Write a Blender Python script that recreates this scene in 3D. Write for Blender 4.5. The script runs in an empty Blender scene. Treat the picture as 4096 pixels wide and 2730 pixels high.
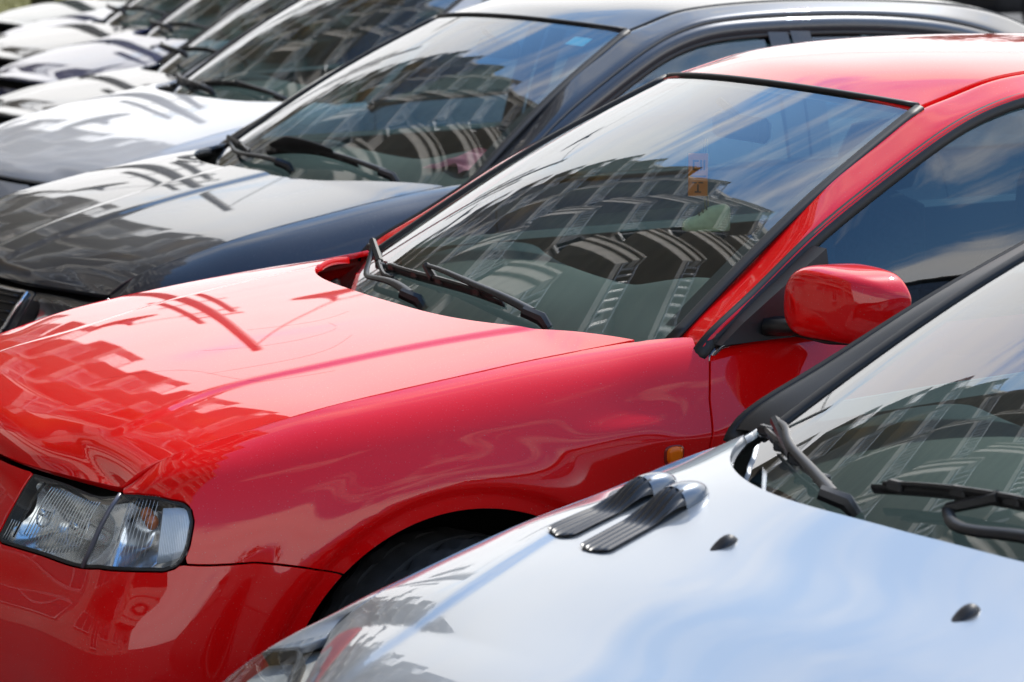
import bpy, math, random
import numpy as np
from mathutils import Vector, Matrix
random.seed(7); np.random.seed(7)
scene = bpy.context.scene
COL = scene.collection
R = math.radians

# ------------------------------------------------------------------ camera
CAM = (-2.2335, -5.5181, 1.7797)
YAW, PITCH, ROLL = .4623, .1539, .006
cd = bpy.data.cameras.new('camera'); cam = bpy.data.objects.new('camera', cd); COL.objects.link(cam)
f_ = Vector((math.sin(YAW)*math.cos(PITCH), math.cos(YAW)*math.cos(PITCH), -math.sin(PITCH)))
r_ = f_.cross(Vector((0, 0, 1))).normalized(); u_ = r_.cross(f_)
rr = r_*math.cos(ROLL)+u_*math.sin(ROLL); uu = -r_*math.sin(ROLL)+u_*math.cos(ROLL)
cam.matrix_world = Matrix(((rr.x, uu.x, -f_.x, CAM[0]), (rr.y, uu.y, -f_.y, CAM[1]), (rr.z, uu.z, -f_.z, CAM[2]), (0, 0, 0, 1)))
cd.sensor_width = 36; cd.lens = 11846.6/4096*36; cd.clip_start = .05; cd.clip_end = 2000
cd.dof.use_dof = True; cd.dof.focus_distance = 5.55; cd.dof.aperture_fstop = 8
scene.camera = cam

# ------------------------------------------------------------------ sky, sun, exposure
SUN_AZ, SUN_EL = R(56), R(46)           # azimuth from +Y towards +X
world = bpy.data.worlds.new('World'); scene.world = world; world.use_nodes = True
nt = world.node_tree; N_ = nt.nodes; L_ = nt.links; N_.clear()
def wn(t, **k):
    n = N_.new(t)
    for a, b in k.items(): setattr(n, a, b)
    return n
def wmath(op, a, b=None, c=None):
    n = wn('ShaderNodeMath', operation=op)
    for i, v in enumerate((a, b, c)):
        if v is None: continue
        if isinstance(v, (int, float)): n.inputs[i].default_value = v
        else: L_.new(v, n.inputs[i])
    return n.outputs[0]
out = wn('ShaderNodeOutputWorld'); bg = wn('ShaderNodeBackground'); bg.inputs['Strength'].default_value = .15
sky = wn('ShaderNodeTexSky', sky_type='NISHITA', sun_disc=False, sun_elevation=SUN_EL, sun_rotation=SUN_AZ, air_density=1.5, dust_density=.3, ozone_density=2.5)
tc = wn('ShaderNodeTexCoord'); sep = wn('ShaderNodeSeparateXYZ'); L_.new(tc.outputs['Generated'], sep.inputs[0])
zz = wmath('ADD', wmath('MAXIMUM', sep.outputs['Z'], 0.0), .22)
comb = wn('ShaderNodeCombineXYZ'); L_.new(wmath('DIVIDE', sep.outputs['X'], zz), comb.inputs[0]); L_.new(wmath('DIVIDE', sep.outputs['Y'], zz), comb.inputs[1])
mp = wn('ShaderNodeMapping'); L_.new(comb.outputs[0], mp.inputs[0]); mp.inputs['Location'].default_value = (3.1, 1.7, 0); mp.inputs['Rotation'].default_value = (0, 0, R(25)); mp.inputs['Scale'].default_value = (.8, 1.25, 1)
def noise(scale, detail, rough, dist, w=0):
    n = wn('ShaderNodeTexNoise', noise_dimensions='3D'); n.inputs['Scale'].default_value = scale; n.inputs['Detail'].default_value = detail
    n.inputs['Roughness'].default_value = rough; n.inputs['Distortion'].default_value = dist; L_.new(mp.outputs[0], n.inputs['Vector']); return n.outputs[0]
def ramp(x, stops):
    n = wn('ShaderNodeValToRGB'); e = n.color_ramp.elements
    while len(e) < len(stops): e.new(.5)
    for i, (p, c) in enumerate(stops): e[i].position = p; e[i].color = (c, c, c, 1) if isinstance(c, (int, float)) else (*c, 1)
    L_.new(x, n.inputs[0]); return n.outputs[0]
big = noise(.9, 7, .56, .35); fine = noise(2.2, 9, .62, 1.1)
bias = wmath('SUBTRACT', ramp(wmath('MAXIMUM', sep.outputs['Z'], 0.0), [(0.0, .38), (.12, .30), (.24, .262), (.36, .245), (.44, .175), (.51, .095), (.60, .072), (1.0, .066)]), .1)
bias = wmath('ADD', bias, wmath('SUBTRACT', wmath('MULTIPLY', sep.outputs['Y'], .06), .008))      # the cloud bank lies on the far side of the row
dens = wmath('ADD', wmath('ADD', wmath('MULTIPLY', big, .58), wmath('MULTIPLY', fine, .42)), bias)
mask = ramp(dens, [(.475, 0.0), (.515, .40), (.56, .92), (.62, 1.0)])
shade = ramp(dens, [(.47, (7.0, 6.95, 7.05)), (.62, (7.3, 7.2, 7.1)), (.80, (5.9, 5.85, 5.85))])
mix = wn('ShaderNodeMix', data_type='RGBA'); L_.new(mask, mix.inputs['Factor']); hs = wn('ShaderNodeHueSaturation'); hs.inputs['Saturation'].default_value = 1.25; L_.new(sky.outputs[0], hs.inputs['Color']); L_.new(hs.outputs[0], mix.inputs['A']); L_.new(shade, mix.inputs['B'])
L_.new(mix.outputs['Result'], bg.inputs['Color']); L_.new(bg.outputs[0], out.inputs['Surface'])
sd = bpy.data.lights.new('sun', 'SUN'); sd.energy = 2.5; sd.angle = R(1); sd.color = (1, .95, .87)
sun = bpy.data.objects.new('sun', sd); COL.objects.link(sun)
sdir = Vector((math.sin(SUN_AZ)*math.cos(SUN_EL), math.cos(SUN_AZ)*math.cos(SUN_EL), math.sin(SUN_EL)))
sun.rotation_euler = sdir.to_track_quat('Z', 'Y').to_euler()
vs = scene.view_settings; vs.view_transform = 'Standard'; vs.look = 'None'; vs.exposure = .82; vs.gamma = 1; vs.use_curve_mapping = False
scene.render.engine = 'CYCLES'; cy = scene.cycles; cy.use_denoising = True; cy.max_bounces = 10; cy.transparent_max_bounces = 24; cy.glossy_bounces = 6; cy.caustics_reflective = False; cy.caustics_refractive = False
cy.blur_glossy = .3; cy.sample_clamp_indirect = 6
try: cy.denoiser = 'OPENIMAGEDENOISE'
except Exception: pass

# ------------------------------------------------------------------ maths helpers
def spline_coef(t, P):
    n = len(t); A = np.zeros((n, n)); B = np.zeros((n,) + P.shape[1:]); h = np.diff(t)
    A[0, 0] = A[-1, -1] = 1
    for i in range(1, n - 1):
        A[i, i-1] = h[i-1]; A[i, i] = 2*(h[i-1]+h[i]); A[i, i+1] = h[i]
        B[i] = 6*((P[i+1]-P[i])/h[i] - (P[i]-P[i-1])/h[i-1])
    return np.linalg.solve(A, B.reshape(n, -1)).reshape(B.shape)
def spline_eval(t, P, q):
    """natural cubic spline through P at knots t, evaluated at q (clamped ends extrapolate linearly)"""
    P = np.asarray(P, float); t = np.asarray(t, float); q = np.asarray(q, float)
    if len(t) == 2:
        w = ((q-t[0])/(t[1]-t[0])); w = w.reshape(w.shape+(1,)*(P.ndim-1)); return P[0]*(1-w)+P[1]*w
    M = spline_coef(t, P); i = np.clip(np.searchsorted(t, q)-1, 0, len(t)-2); h = (t[i+1]-t[i])
    sh = h.shape+(1,)*(P.ndim-1); hh = h.reshape(sh); a = ((t[i+1]-q)/h).reshape(sh); b = ((q-t[i])/h).reshape(sh)
    r = a*P[i]+b*P[i+1]+((a**3-a)*M[i]+(b**3-b)*M[i+1])*hh**2/6
    return r
def chord(P):
    P = np.asarray(P, float); d = np.sqrt(np.maximum(np.linalg.norm(np.diff(P, axis=0), axis=-1), 1e-9))
    if d.ndim > 1: d = d.mean(axis=tuple(range(1, d.ndim)))
    t = np.concatenate([[0], np.cumsum(d)]); return t/t[-1]
def curve(P, n):
    P = np.asarray(P, float); d = np.linalg.norm(np.diff(P, axis=0), axis=1); t = np.concatenate([[0], np.cumsum(d)]); t /= t[-1]
    return spline_eval(t, P, np.linspace(0, 1, n))
class Net:
    """bicubic surface through a net of points [nu][nv]"""
    def __init__(s, P):
        s.P = np.asarray(P, float); s.tu = chord(s.P); s.tv = chord(s.P.transpose(1, 0, 2))
    def __call__(s, u, v):
        """tensor grid: u (n,), v (m,) -> (n,m,3)"""
        A = spline_eval(s.tu, s.P, u)                      # n,nv,3
        return spline_eval(s.tv, A.transpose(1, 0, 2), v).transpose(1, 0, 2)
def grid_faces(n, m, flip=False):
    i = np.arange(n-1)[:, None]*m+np.arange(m-1)[None, :]
    F = np.stack([i, i+1, i+m+1, i+m], -1).reshape(-1, 4)
    return F[:, ::-1] if flip else F
def clip(V, F, f):
    """keep the part of mesh (V, list of faces) where f(vertex array)>0"""
    d = np.asarray(f, float); V = [tuple(v) for v in V]; out = []; cut = {}
    pos = d > 0
    for fc in F:
        k = [pos[i] for i in fc]
        if all(k): out.append(tuple(fc)); continue
        if not any(k): continue
        r = []; n = len(fc)
        for a in range(n):
            i, j = fc[a], fc[(a+1) % n]
            if pos[i]: r.append(i)
            if pos[i] != pos[j]:
                key = (min(i, j), max(i, j))
                if key not in cut:
                    i0, j0 = key; w = d[i0]/(d[i0]-d[j0]); w = min(max(w, .002), .998)
                    cut[key] = len(V); V.append(tuple(np.array(V[i0])*(1-w)+np.array(V[j0])*w))
                r.append(cut[key])
        if len(r) > 2: out.append(tuple(r))
    used = sorted({i for f_ in out for i in f_}); mp = {o: n for n, o in enumerate(used)}
    return np.array([V[i] for i in used]).reshape(-1, len(V[0]) if V else 3), [tuple(mp[i] for i in f_) for f_ in out]
def poly_sd(P, Q):
    """signed distance of points P (n,2) to closed polygon Q (m,2); + inside"""
    P = np.asarray(P, float); Q = np.asarray(Q, float); A = Q; B = np.roll(Q, -1, 0)
    best = np.full(len(P), 1e9); ins = np.zeros(len(P), bool)
    for a, b in zip(A, B):
        e = b-a; w = P-a; t = np.clip((w@e)/max(e@e, 1e-12), 0, 1); dd = np.linalg.norm(w-t[:, None]*e, axis=1); best = np.minimum(best, dd)
        c = (a[1] > P[:, 1]) != (b[1] > P[:, 1]); xx = (b[0]-a[0])*(P[:, 1]-a[1])/(b[1]-a[1] if b[1] != a[1] else 1e-12)+a[0]
        ins ^= c & (P[:, 0] < xx)
    return np.where(ins, best, -best)
# ------------------------------------------------------------------ materials
MATS = {}
def mat(name, color=(.5, .5, .5), rough=.5, metal=0.0, coat=0.0, coat_ior=1.5, spec=.5, coat_rough=.02, emit=None, bump=None, vary=None, aniso=0):
    """principled material; bump=(scale,strength), vary=(scale,amount) colour mottling"""
    if name in MATS: return MATS[name]
    m = bpy.data.materials.new(name); m.use_nodes = True; nt = m.node_tree; b = nt.nodes['Principled BSDF']
    b.inputs['Base Color'].default_value = (*color, 1); b.inputs['Roughness'].default_value = rough; b.inputs['Metallic'].default_value = metal
    b.inputs['Coat Weight'].default_value = coat; b.inputs['Coat Roughness'].default_value = coat_rough; b.inputs['Coat IOR'].default_value = coat_ior
    b.inputs['Specular IOR Level'].default_value = spec
    tcn = nt.nodes.new('ShaderNodeTexCoord')
    if bump:
        n = nt.nodes.new('ShaderNodeTexNoise'); n.inputs['Scale'].default_value = bump[0]; n.inputs['Detail'].default_value = 3
        bp = nt.nodes.new('ShaderNodeBump'); bp.inputs['Strength'].default_value = bump[1]; bp.inputs['Distance'].default_value = bump[2] if len(bump) > 2 else .002
        nt.links.new(tcn.outputs['Object'], n.inputs['Vector']); nt.links.new(n.outputs[0], bp.inputs['Height'])
        nt.links.new(bp.outputs[0], b.inputs['Normal']); nt.links.new(bp.outputs[0], b.inputs['Coat Normal'])
    if vary:
        n = nt.nodes.new('ShaderNodeTexNoise'); n.inputs['Scale'].default_value = vary[0]; n.inputs['Detail'].default_value = 5
        rp = nt.nodes.new('ShaderNodeValToRGB'); rp.color_ramp.elements[0].position = .3; rp.color_ramp.elements[1].position = .7
        rp.color_ramp.elements[0].color = (*[c*(1-vary[1]) for c in color], 1); rp.color_ramp.elements[1].color = (*[min(1, c*(1+vary[1])) for c in color], 1)
        nt.links.new(tcn.outputs['Object'], n.inputs['Vector']); nt.links.new(n.outputs[0], rp.inputs[0]); nt.links.new(rp.outputs[0], b.inputs['Base Color'])
    if emit: b.inputs['Emission Color'].default_value = (*emit[0], 1); b.inputs['Emission Strength'].default_value = emit[1]
    MATS[name] = m; return m
def paint(name, color, metal=0.0, rough=.35, ior=1.53):
    """clear-coated car paint with faint orange peel"""
    m = mat(name, color, rough=rough, metal=metal, coat=1, coat_ior=ior, spec=.02, coat_rough=.0)
    nt = m.node_tree; b = nt.nodes['Principled BSDF']
    tcn = nt.nodes['Texture Coordinate']; n = nt.nodes.new('ShaderNodeTexNoise'); n.inputs['Scale'].default_value = 260; n.inputs['Detail'].default_value = 2
    bp = nt.nodes.new('ShaderNodeBump'); bp.inputs['Strength'].default_value = .004; bp.inputs['Distance'].default_value = .0008
    nt.links.new(tcn.outputs['Object'], n.inputs['Vector']); nt.links.new(n.outputs[0], bp.inputs['Height']); nt.links.new(bp.outputs[0], b.inputs['Coat Normal'])
    # a film of dust: patchy loss of gloss and a few pale specks
    d = nt.nodes.new('ShaderNodeTexNoise'); d.inputs['Scale'].default_value = 7; d.inputs['Detail'].default_value = 9; d.inputs['Roughness'].default_value = .65; mr = nt.nodes.new('ShaderNodeMapRange')
    mr.inputs['From Min'].default_value = .42; mr.inputs['From Max'].default_value = .72; mr.inputs['To Min'].default_value = 0; mr.inputs['To Max'].default_value = .028
    nt.links.new(tcn.outputs['Object'], d.inputs['Vector']); nt.links.new(d.outputs[0], mr.inputs['Value']); nt.links.new(mr.outputs[0], b.inputs['Coat Roughness'])
    sp = nt.nodes.new('ShaderNodeTexNoise'); sp.inputs['Scale'].default_value = 420; sp.inputs['Detail'].default_value = 1; sr = nt.nodes.new('ShaderNodeMapRange'); sr.inputs['From Min'].default_value = .70; sr.inputs['From Max'].default_value = .78; sr.inputs['To Max'].default_value = .35
    cm = nt.nodes.new('ShaderNodeMix'); cm.data_type = 'RGBA'; cm.inputs['A'].default_value = (*color, 1); cm.inputs['B'].default_value = (.42, .38, .33, 1)
    nt.links.new(tcn.outputs['Object'], sp.inputs['Vector']); nt.links.new(sp.outputs[0], sr.inputs['Value']); nt.links.new(sr.outputs[0], cm.inputs['Factor']); nt.links.new(cm.outputs['Result'], b.inputs['Base Color'])
    return m
def glass(name, tint, ior=1.55, rough=0.0, dust=.022):
    """thin automotive glass: fresnel mirror over a tinted see-through pane"""
    if name in MATS: return MATS[name]
    m = bpy.data.materials.new(name); m.use_nodes = True; nt = m.node_tree; nt.nodes.clear()
    o = nt.nodes.new('ShaderNodeOutputMaterial'); mx = nt.nodes.new('ShaderNodeMixShader'); fr = nt.nodes.new('ShaderNodeFresnel'); 
    gm = nt.nodes.new('ShaderNodeNewGeometry'); mi = nt.nodes.new('ShaderNodeMix'); mi.inputs['A'].default_value = ior; mi.inputs['B'].default_value = 1/ior     # same mirror strength from both sides of the thin pane
    nt.links.new(gm.outputs['Backfacing'], mi.inputs['Factor']); nt.links.new(mi.outputs['Result'], fr.inputs[0])
    t = nt.nodes.new('ShaderNodeBsdfTransparent'); t.inputs[0].default_value = (*tint, 1); g = nt.nodes.new('ShaderNodeBsdfGlossy'); g.inputs['Roughness'].default_value = rough
    g.inputs['Color'].default_value = (.97, .98, 1, 1)
    nt.links.new(fr.outputs[0], mx.inputs[0]); nt.links.new(t.outputs[0], mx.inputs[1]); nt.links.new(g.outputs[0], mx.inputs[2]); tcn = nt.nodes.new('ShaderNodeTexCoord'); d = nt.nodes.new('ShaderNodeTexNoise'); d.inputs['Scale'].default_value = 5; d.inputs['Detail'].default_value = 10; d.inputs['Roughness'].default_value = .7
    mr = nt.nodes.new('ShaderNodeMapRange'); mr.inputs['From Min'].default_value = .40; mr.inputs['From Max'].default_value = .75; mr.inputs['To Min'].default_value = dust*.25; mr.inputs['To Max'].default_value = dust
    df = nt.nodes.new('ShaderNodeBsdfDiffuse'); df.inputs[0].default_value = (.45, .43, .40, 1); m2 = nt.nodes.new('ShaderNodeMixShader')      # thin film of road dust
    nt.links.new(tcn.outputs['Object'], d.inputs['Vector']); nt.links.new(d.outputs[0], mr.inputs['Value']); nt.links.new(mr.outputs[0], m2.inputs[0]); nt.links.new(mx.outputs[0], m2.inputs[1]); nt.links.new(df.outputs[0], m2.inputs[2]); nt.links.new(m2.outputs[0], o.inputs[0])
    MATS[name] = m; return m
BLACK = mat('black_plastic', (.012, .012, .013), .42, bump=(900, .15, .0006))
RUBBER = mat('black_rubber', (.010, .010, .011), .55)
GLOSSBLACK = mat('gloss_black', (.008, .008, .009), .12)
DARK = mat('dark_underside', (.012, .012, .012), .9)
TYRE = mat('tyre_rubber', (.032, .031, .031), .8, bump=(120, .3, .002), vary=(30, .3))
CHROME = mat('chrome', (.82, .83, .85), .08, metal=1)
ALLOY = mat('alloy', (.55, .56, .58), .3, metal=1)
REFLECTOR = mat('lamp_reflector', (.95, .96, .97), .2, metal=.85)
LENS = glass('lamp_lens', (.93, .96, .96), 1.45)
INDICATOR_LENS = glass('indicator_lens', (.86, .91, .96), 1.5)
AMBER = mat('amber_plastic', (1.0, .19, .002), .3, coat=.25, spec=.3)
AMBER_BULB = mat('amber_bulb', (.55, .13, .03), .15, coat=.6)
WINDSHIELD = glass('windshield_glass', (.74, .89, .86), 2.3)
SIDEGLASS = glass('side_glass', (.27, .40, .46), 2.0)
CABIN = mat('cabin_dark_plastic', (.03, .036, .036), .7, bump=(400, .2, .001))
SEAT = mat('seat_cloth', (.045, .052, .056), .9, bump=(300, .3, .001), vary=(90, .25))
FRIT = mat('black_glass_border', (.010, .010, .012), .5)

# ------------------------------------------------------------------ mesh helpers
def mesh_obj(name, V, F, m, parent=None, smooth=True, tag=None):
    me = bpy.data.meshes.new(name); me.from_pydata([tuple(map(float, v[:3])) for v in V], [], [tuple(int(i) for i in f) for f in F])
    me.materials.append(m); me.update()
    if smooth: me.polygons.foreach_set('use_smooth', [True]*len(me.polygons))
    o = bpy.data.objects.new(name, me); COL.objects.link(o)
    if parent is not None: o.parent = parent
    return o
def empty(name, loc=(0, 0, 0), rz=0, label=None, cat=None, group=None, kind=None):
    o = bpy.data.objects.new(name, None); COL.objects.link(o); o.location = loc; o.rotation_euler = (0, 0, rz); o.empty_display_size = .1
    return tagset(o, label, cat, group, kind)
def tagset(o, label=None, cat=None, group=None, kind=None):
    if label: o['label'] = label
    if cat: o['category'] = cat
    if group: o['group'] = group
    if kind: o['kind'] = kind
    return o
class MB:
    """collects simple solids into one mesh"""
    def __init__(s): s.V = []; s.F = []
    def add(s, V, F):
        b = len(s.V); s.V += [tuple(v) for v in V]; s.F += [tuple(i+b for i in f) for f in F]; return s
    def box(s, c, d, rot=None, bev=0):
        x, y, z = [k/2 for k in d]
        if bev:
            b = min(bev, x*.9, y*.9, z*.9); pts = []
            for sx in (-1, 1):
                for sy in (-1, 1):
                    for sz in (-1, 1):
                        pts += [(sx*x, sy*(y-b), sz*(z-b)), (sx*(x-b), sy*y, sz*(z-b)), (sx*(x-b), sy*(y-b), sz*z)]
            F = []
            def ix(sx, sy, sz, k): return ((sx > 0)*4+(sy > 0)*2+(sz > 0))*3+k
            for sg in (-1, 1):
                q = [ix(sg, -1, -1, 0), ix(sg, 1, -1, 0), ix(sg, 1, 1, 0), ix(sg, -1, 1, 0)]; F.append(q if sg > 0 else q[::-1])
                q = [ix(-1, sg, -1, 1), ix(1, sg, -1, 1), ix(1, sg, 1, 1), ix(-1, sg, 1, 1)]; F.append(q if sg < 0 else q[::-1])
                q = [ix(-1, -1, sg, 2), ix(1, -1, sg, 2), ix(1, 1, sg, 2), ix(-1, 1, sg, 2)]; F.append(q if sg > 0 else q[::-1])
                for s2 in (-1, 1):
                    q = [ix(sg, s2, -1, 0), ix(sg, s2, 1, 0), ix(sg, s2, 1, 1), ix(sg, s2, -1, 1)]; F.append(q if sg*s2 < 0 else q[::-1])
                    q = [ix(sg, -1, s2, 0), ix(sg, 1, s2, 0), ix(sg, 1, s2, 2), ix(sg, -1, s2, 2)]; F.append(q[::-1] if sg*s2 > 0 else q)
                    q = [ix(-1, sg, s2, 1), ix(1, sg, s2, 1), ix(1, sg, s2, 2), ix(-1, sg, s2, 2)]; F.append(q if sg*s2 > 0 else q[::-1])
                    for s3 in (-1, 1):
                        q = [ix(sg, s2, s3, 0), ix(sg, s2, s3, 1), ix(sg, s2, s3, 2)]; F.append(q if sg*s2*s3 > 0 else q[::-1])
        else:
            pts = [(sx*x, sy*y, sz*z) for sx in (-1, 1) for sy in (-1, 1) for sz in (-1, 1)]
            F = [(0, 1, 3, 2), (4, 6, 7, 5), (0, 4, 5, 1), (2, 3, 7, 6), (0, 2, 6, 4), (1, 5, 7, 3)]
        P = np.array(pts)
        if rot is not None: P = P@np.array(rot.to_3x3()).T if hasattr(rot, 'to_3x3') else P@np.array(rot).T
        return s.add(P+np.array(c), F)
    def tube(s, path, rad, n=8, cap=True, flat=None, up=(0, 0, 1)):
        """sweep an ellipse along a path; rad a number or list; flat=(a,b) axis ratios"""
        P = np.array(path, float); m = len(P); rad = np.broadcast_to(np.array(rad, float), (m,))
        T = np.gradient(P, axis=0); T /= np.linalg.norm(T, axis=1)[:, None]; up = np.array(up, float)
        a, b = flat or (1, 1); V = []
        for i in range(m):
            u = np.cross(up, T[i])
            if np.linalg.norm(u) < 1e-3*max(np.linalg.norm(up), 1e-9): u = np.cross((1.0, 0, 0), T[i])
            u /= max(np.linalg.norm(u), 1e-9); w = np.cross(T[i], u)
            for k in range(n):
                th = 2*math.pi*k/n+math.pi/n; V.append(P[i]+rad[i]*(a*math.cos(th)*u+b*math.sin(th)*w))
        F = [(i*n+k, i*n+(k+1) % n, (i+1)*n+(k+1) % n, (i+1)*n+k) for i in range(m-1) for k in range(n)]
        if cap: F += [tuple(range(n))[::-1], tuple((m-1)*n+k for k in range(n))]
        return s.add(V, F)
    def lathe(s, prof, n=32, axis='z', c=(0, 0, 0)):
        V = []
        for r, h in prof:
            for k in range(n):
                th = 2*math.pi*k/n; p = (r*math.cos(th), r*math.sin(th), h)
                V.append({'z': p, 'y': (p[0], p[2], p[1]), 'x': (p[2], p[0], p[1])}[axis])
        m = len(prof); F = [(i*n+k, i*n+(k+1) % n, (i+1)*n+(k+1) % n, (i+1)*n+k) for i in range(m-1) for k in range(n)]
        return s.add(np.array(V)+np.array(c), F)
    def grid(s, G):
        n, m, _ = G.shape; return s.add(G.reshape(-1, 3), grid_faces(n, m).tolist())
    def build(s, name, m, parent=None, smooth=False, sharp=None):
        o = mesh_obj(name, s.V, s.F, m, parent, smooth=smooth or sharp is not None)
        if sharp is not None: o.data.set_sharp_from_angle(angle=R(sharp))
        return o
def vnormals(V, F):
    n = np.zeros((len(V), 3)); V = np.asarray(V)[:, :3]
    for f in F:
        p = V[list(f)]; c = np.zeros(3)
        for i in range(1, len(f)-1): c += np.cross(p[i]-p[0], p[i+1]-p[0])
        for i in f: n[i] += c
    return n/np.maximum(np.linalg.norm(n, axis=1), 1e-12)[:, None]
def skirt(V, F, depth=.012, lip=.0012):
    """turn the open border of a panel inwards so that its cut edge has thickness"""
    V = np.asarray(V)[:, :3]; n = vnormals(V, F); cnt = {}
    for f in F:
        for a in range(len(f)):
            e = (f[a], f[(a+1) % len(f)]); cnt[e] = 1
    bd = [e for e in cnt if (e[1], e[0]) not in cnt]
    if not bd: return V, list(F)
    # outward direction per border vertex
    od = {}
    for a, b in bd:
        t = V[b]-V[a]; o = np.cross(t, n[a]+n[b]); l = np.linalg.norm(o)
        if l > 0:
            for i in (a, b): od[i] = od.get(i, 0)+o/l
    idx = {}; W = [tuple(v) for v in V]
    for i, o in od.items():
        o = o/max(np.linalg.norm(o), 1e-9); base = len(W)
        W += [tuple(V[i]), tuple(V[i]-n[i]*lip+o*lip*.7), tuple(V[i]-n[i]*depth+o*lip*.7)]; idx[i] = base
    G = [tuple(f) for f in F]
    for a, b in bd:
        for k in range(2): G.append((idx[b]+k, idx[a]+k, idx[a]+k+1, idx[b]+k+1))
    return np.array(W), G
def mirror_y(V): W = np.array(V, float); W[:, 1] *= -1; return W
def flipF(F): return [tuple(f)[::-1] for f in F]
# ---- red hatchback, left half (y<0), metres, x rearwards from the front axle
SHUT = [(-.563,-.62,.714),(-.537,-.635,.741),(-.497,-.65,.766),(-.428,-.668,.792),(-.356,-.68,.81),(-.246,-.695,.838),(-.131,-.70,.859),(-.013,-.705,.877),(.09,-.705,.891),(.20,-.702,.905),(.314,-.70,.917),(.424,-.685,.925)]
def section(T, d, prof):
    d = np.array(d, float); d /= np.linalg.norm(d)
    return [(T[0]+d[0]*o, T[1]+d[1]*o, z) for o, z in prof]
FRONT = [(0,.70),(.022,.672),(.048,.625),(.070,.575),(.095,.535),(.118,.495),(.130,.43),(.128,.35),(.11,.27),(.07,.20)]
BELT = [
 section((-.656,0.05,.70),(-1,0.0),FRONT),
 section((-.654,-.13,.70),(-1,-.03),FRONT),
 section((-.640,-.30,.70),(-1,-.12),FRONT),
 section((-.603,-.455,.702),(-.93,-.36),FRONT),
 section((-.563,-.62,.714),(-.72,-.69),[(0,.714),(.035,.69),(.062,.645),(.082,.59),(.103,.545),(.125,.50),(.137,.43),(.135,.35),(.118,.27),(.08,.20)]),
 section((-.497,-.65,.766),(-.52,-.85),[(0,.766),(.05,.738),(.085,.69),(.110,.625),(.126,.565),(.143,.51),(.154,.44),(.153,.35),(.138,.27),(.10,.20)]),
 section((-.428,-.668,.792),(-.30,-.95),[(0,.792),(.053,.768),(.095,.72),(.124,.65),(.139,.59),(.150,.53),(.158,.45),(.157,.35),(.143,.27),(.11,.20)]),
 section((-.33,-.684,.818),(-.10,-1),[(0,.818),(.053,.797),(.098,.753),(.130,.69),(.146,.63),(.154,.56),(.160,.47),(.158,.36),(.146,.27),(.12,.20)]),
 section((-.20,-.698,.848),(0,-1),[(0,.848),(.052,.830),(.098,.790),(.131,.733),(.148,.675),(.156,.60),(.160,.50),(.157,.38),(.147,.28),(.12,.20)]),
 section((-.013,-.705,.877),(0,-1),[(0,.877),(.050,.862),(.095,.826),(.128,.772),(.146,.715),(.155,.64),(.158,.52),(.154,.39),(.145,.28),(.12,.20)]),
 section((.20,-.702,.905),(0,-1),[(0,.905),(.048,.892),(.092,.858),(.125,.808),(.146,.765),(.157,.715),(.158,.62),(.153,.40),(.146,.29),(.12,.20)]),
 section((.36,-.697,.921),(0,-1),[(0,.921),(.046,.911),(.092,.879),(.128,.822),(.150,.795),(.162,.766),(.161,.71),(.154,.42),(.148,.30),(.12,.20)]),
 section((.47,-.715,.931),(0,-1),[(0,.931),(.040,.922),(.078,.893),(.110,.842),(.133,.800),(.148,.772),(.147,.72),(.139,.43),(.133,.30),(.105,.20)]),
 section((.60,-.765,.938),(0,-1),[(0,.938),(.022,.922),(.045,.888),(.070,.842),(.088,.808),(.100,.780),(.099,.72),(.092,.44),(.086,.30),(.06,.20)]),
 section((.90,-.783,.947),(0,-1),[(0,.947),(.016,.926),(.036,.888),(.056,.846),(.073,.814),(.085,.788),(.084,.73),(.077,.44),(.071,.30),(.045,.20)]),
 section((1.40,-.785,.958),(0,-1),[(0,.958),(.016,.932),(.036,.892),(.056,.852),(.073,.822),(.085,.797),(.084,.73),(.077,.44),(.071,.30),(.045,.20)]),
 section((2.1,-.78,.975),(0,-1),[(0,.975),(.02,.945),(.040,.90),(.062,.842),(.078,.80),(.088,.772),(.086,.63),(.081,.44),(.074,.30),(.05,.20)]),
 section((2.7,-.74,.99),(.1,-1),[(0,.99),(.025,.955),(.05,.905),(.075,.845),(.092,.80),(.103,.772),(.102,.63),(.097,.44),(.088,.30),(.06,.20)]),
 section((3.05,-.66,.99),(.45,-.9),[(0,.99),(.03,.955),(.06,.905),(.088,.845),(.105,.80),(.118,.75),(.125,.60),(.12,.44),(.11,.30),(.08,.20)]),
 section((3.17,-.40,.99),(1,-.25),[(0,.99),(.02,.955),(.04,.905),(.058,.845),(.075,.80),(.098,.70),(.12,.58),(.12,.44),(.11,.30),(.08,.20)]),
 section((3.19,0.05,.99),(1,0),[(0,.99),(.02,.955),(.04,.905),(.058,.845),(.075,.80),(.098,.70),(.12,.58),(.12,.44),(.11,.30),(.08,.20)]),
]
# ------------------------------------------------------------------ the car body, as panels cut from smooth surfaces
HL_POLY = [(.0957,.006),(.0944,.1383),(.0905,.262),(.0951,.2786),(.132,.2745),(.1732,.2786),(.2008,.3186),(.2150,.3347),(.2220,.3320),(.2262,.318),(.2295,.2866),(.232,.2324),(.2305,.200),(.226,.178),(.2176,.1603),(.20,.108),(.1780,.030),(.1700,.018),(.135,.010)]
BUMP = [(.2245,.3246),(.262,.3788),(.2852,.4289),(.3039,.4749)]
GAP = [(.508,-.02),(.5022,.0782),(.4922,.3046),(.4878,.5411),(.486,.70),(.485,.97)]
HL_OUT = HL_POLY[9:17]                      # outer edge, bottom to top
FENDER = [(.1751,-.02)]+GAP+[(.34,.97),(.33,.62)]+BUMP[::-1]+HL_OUT
BUMPER = [(.0,-.02),(.0957,-.02)]+HL_POLY[1:10]+BUMP+[(.33,.62),(.34,.97),(.0,.97)]
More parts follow.
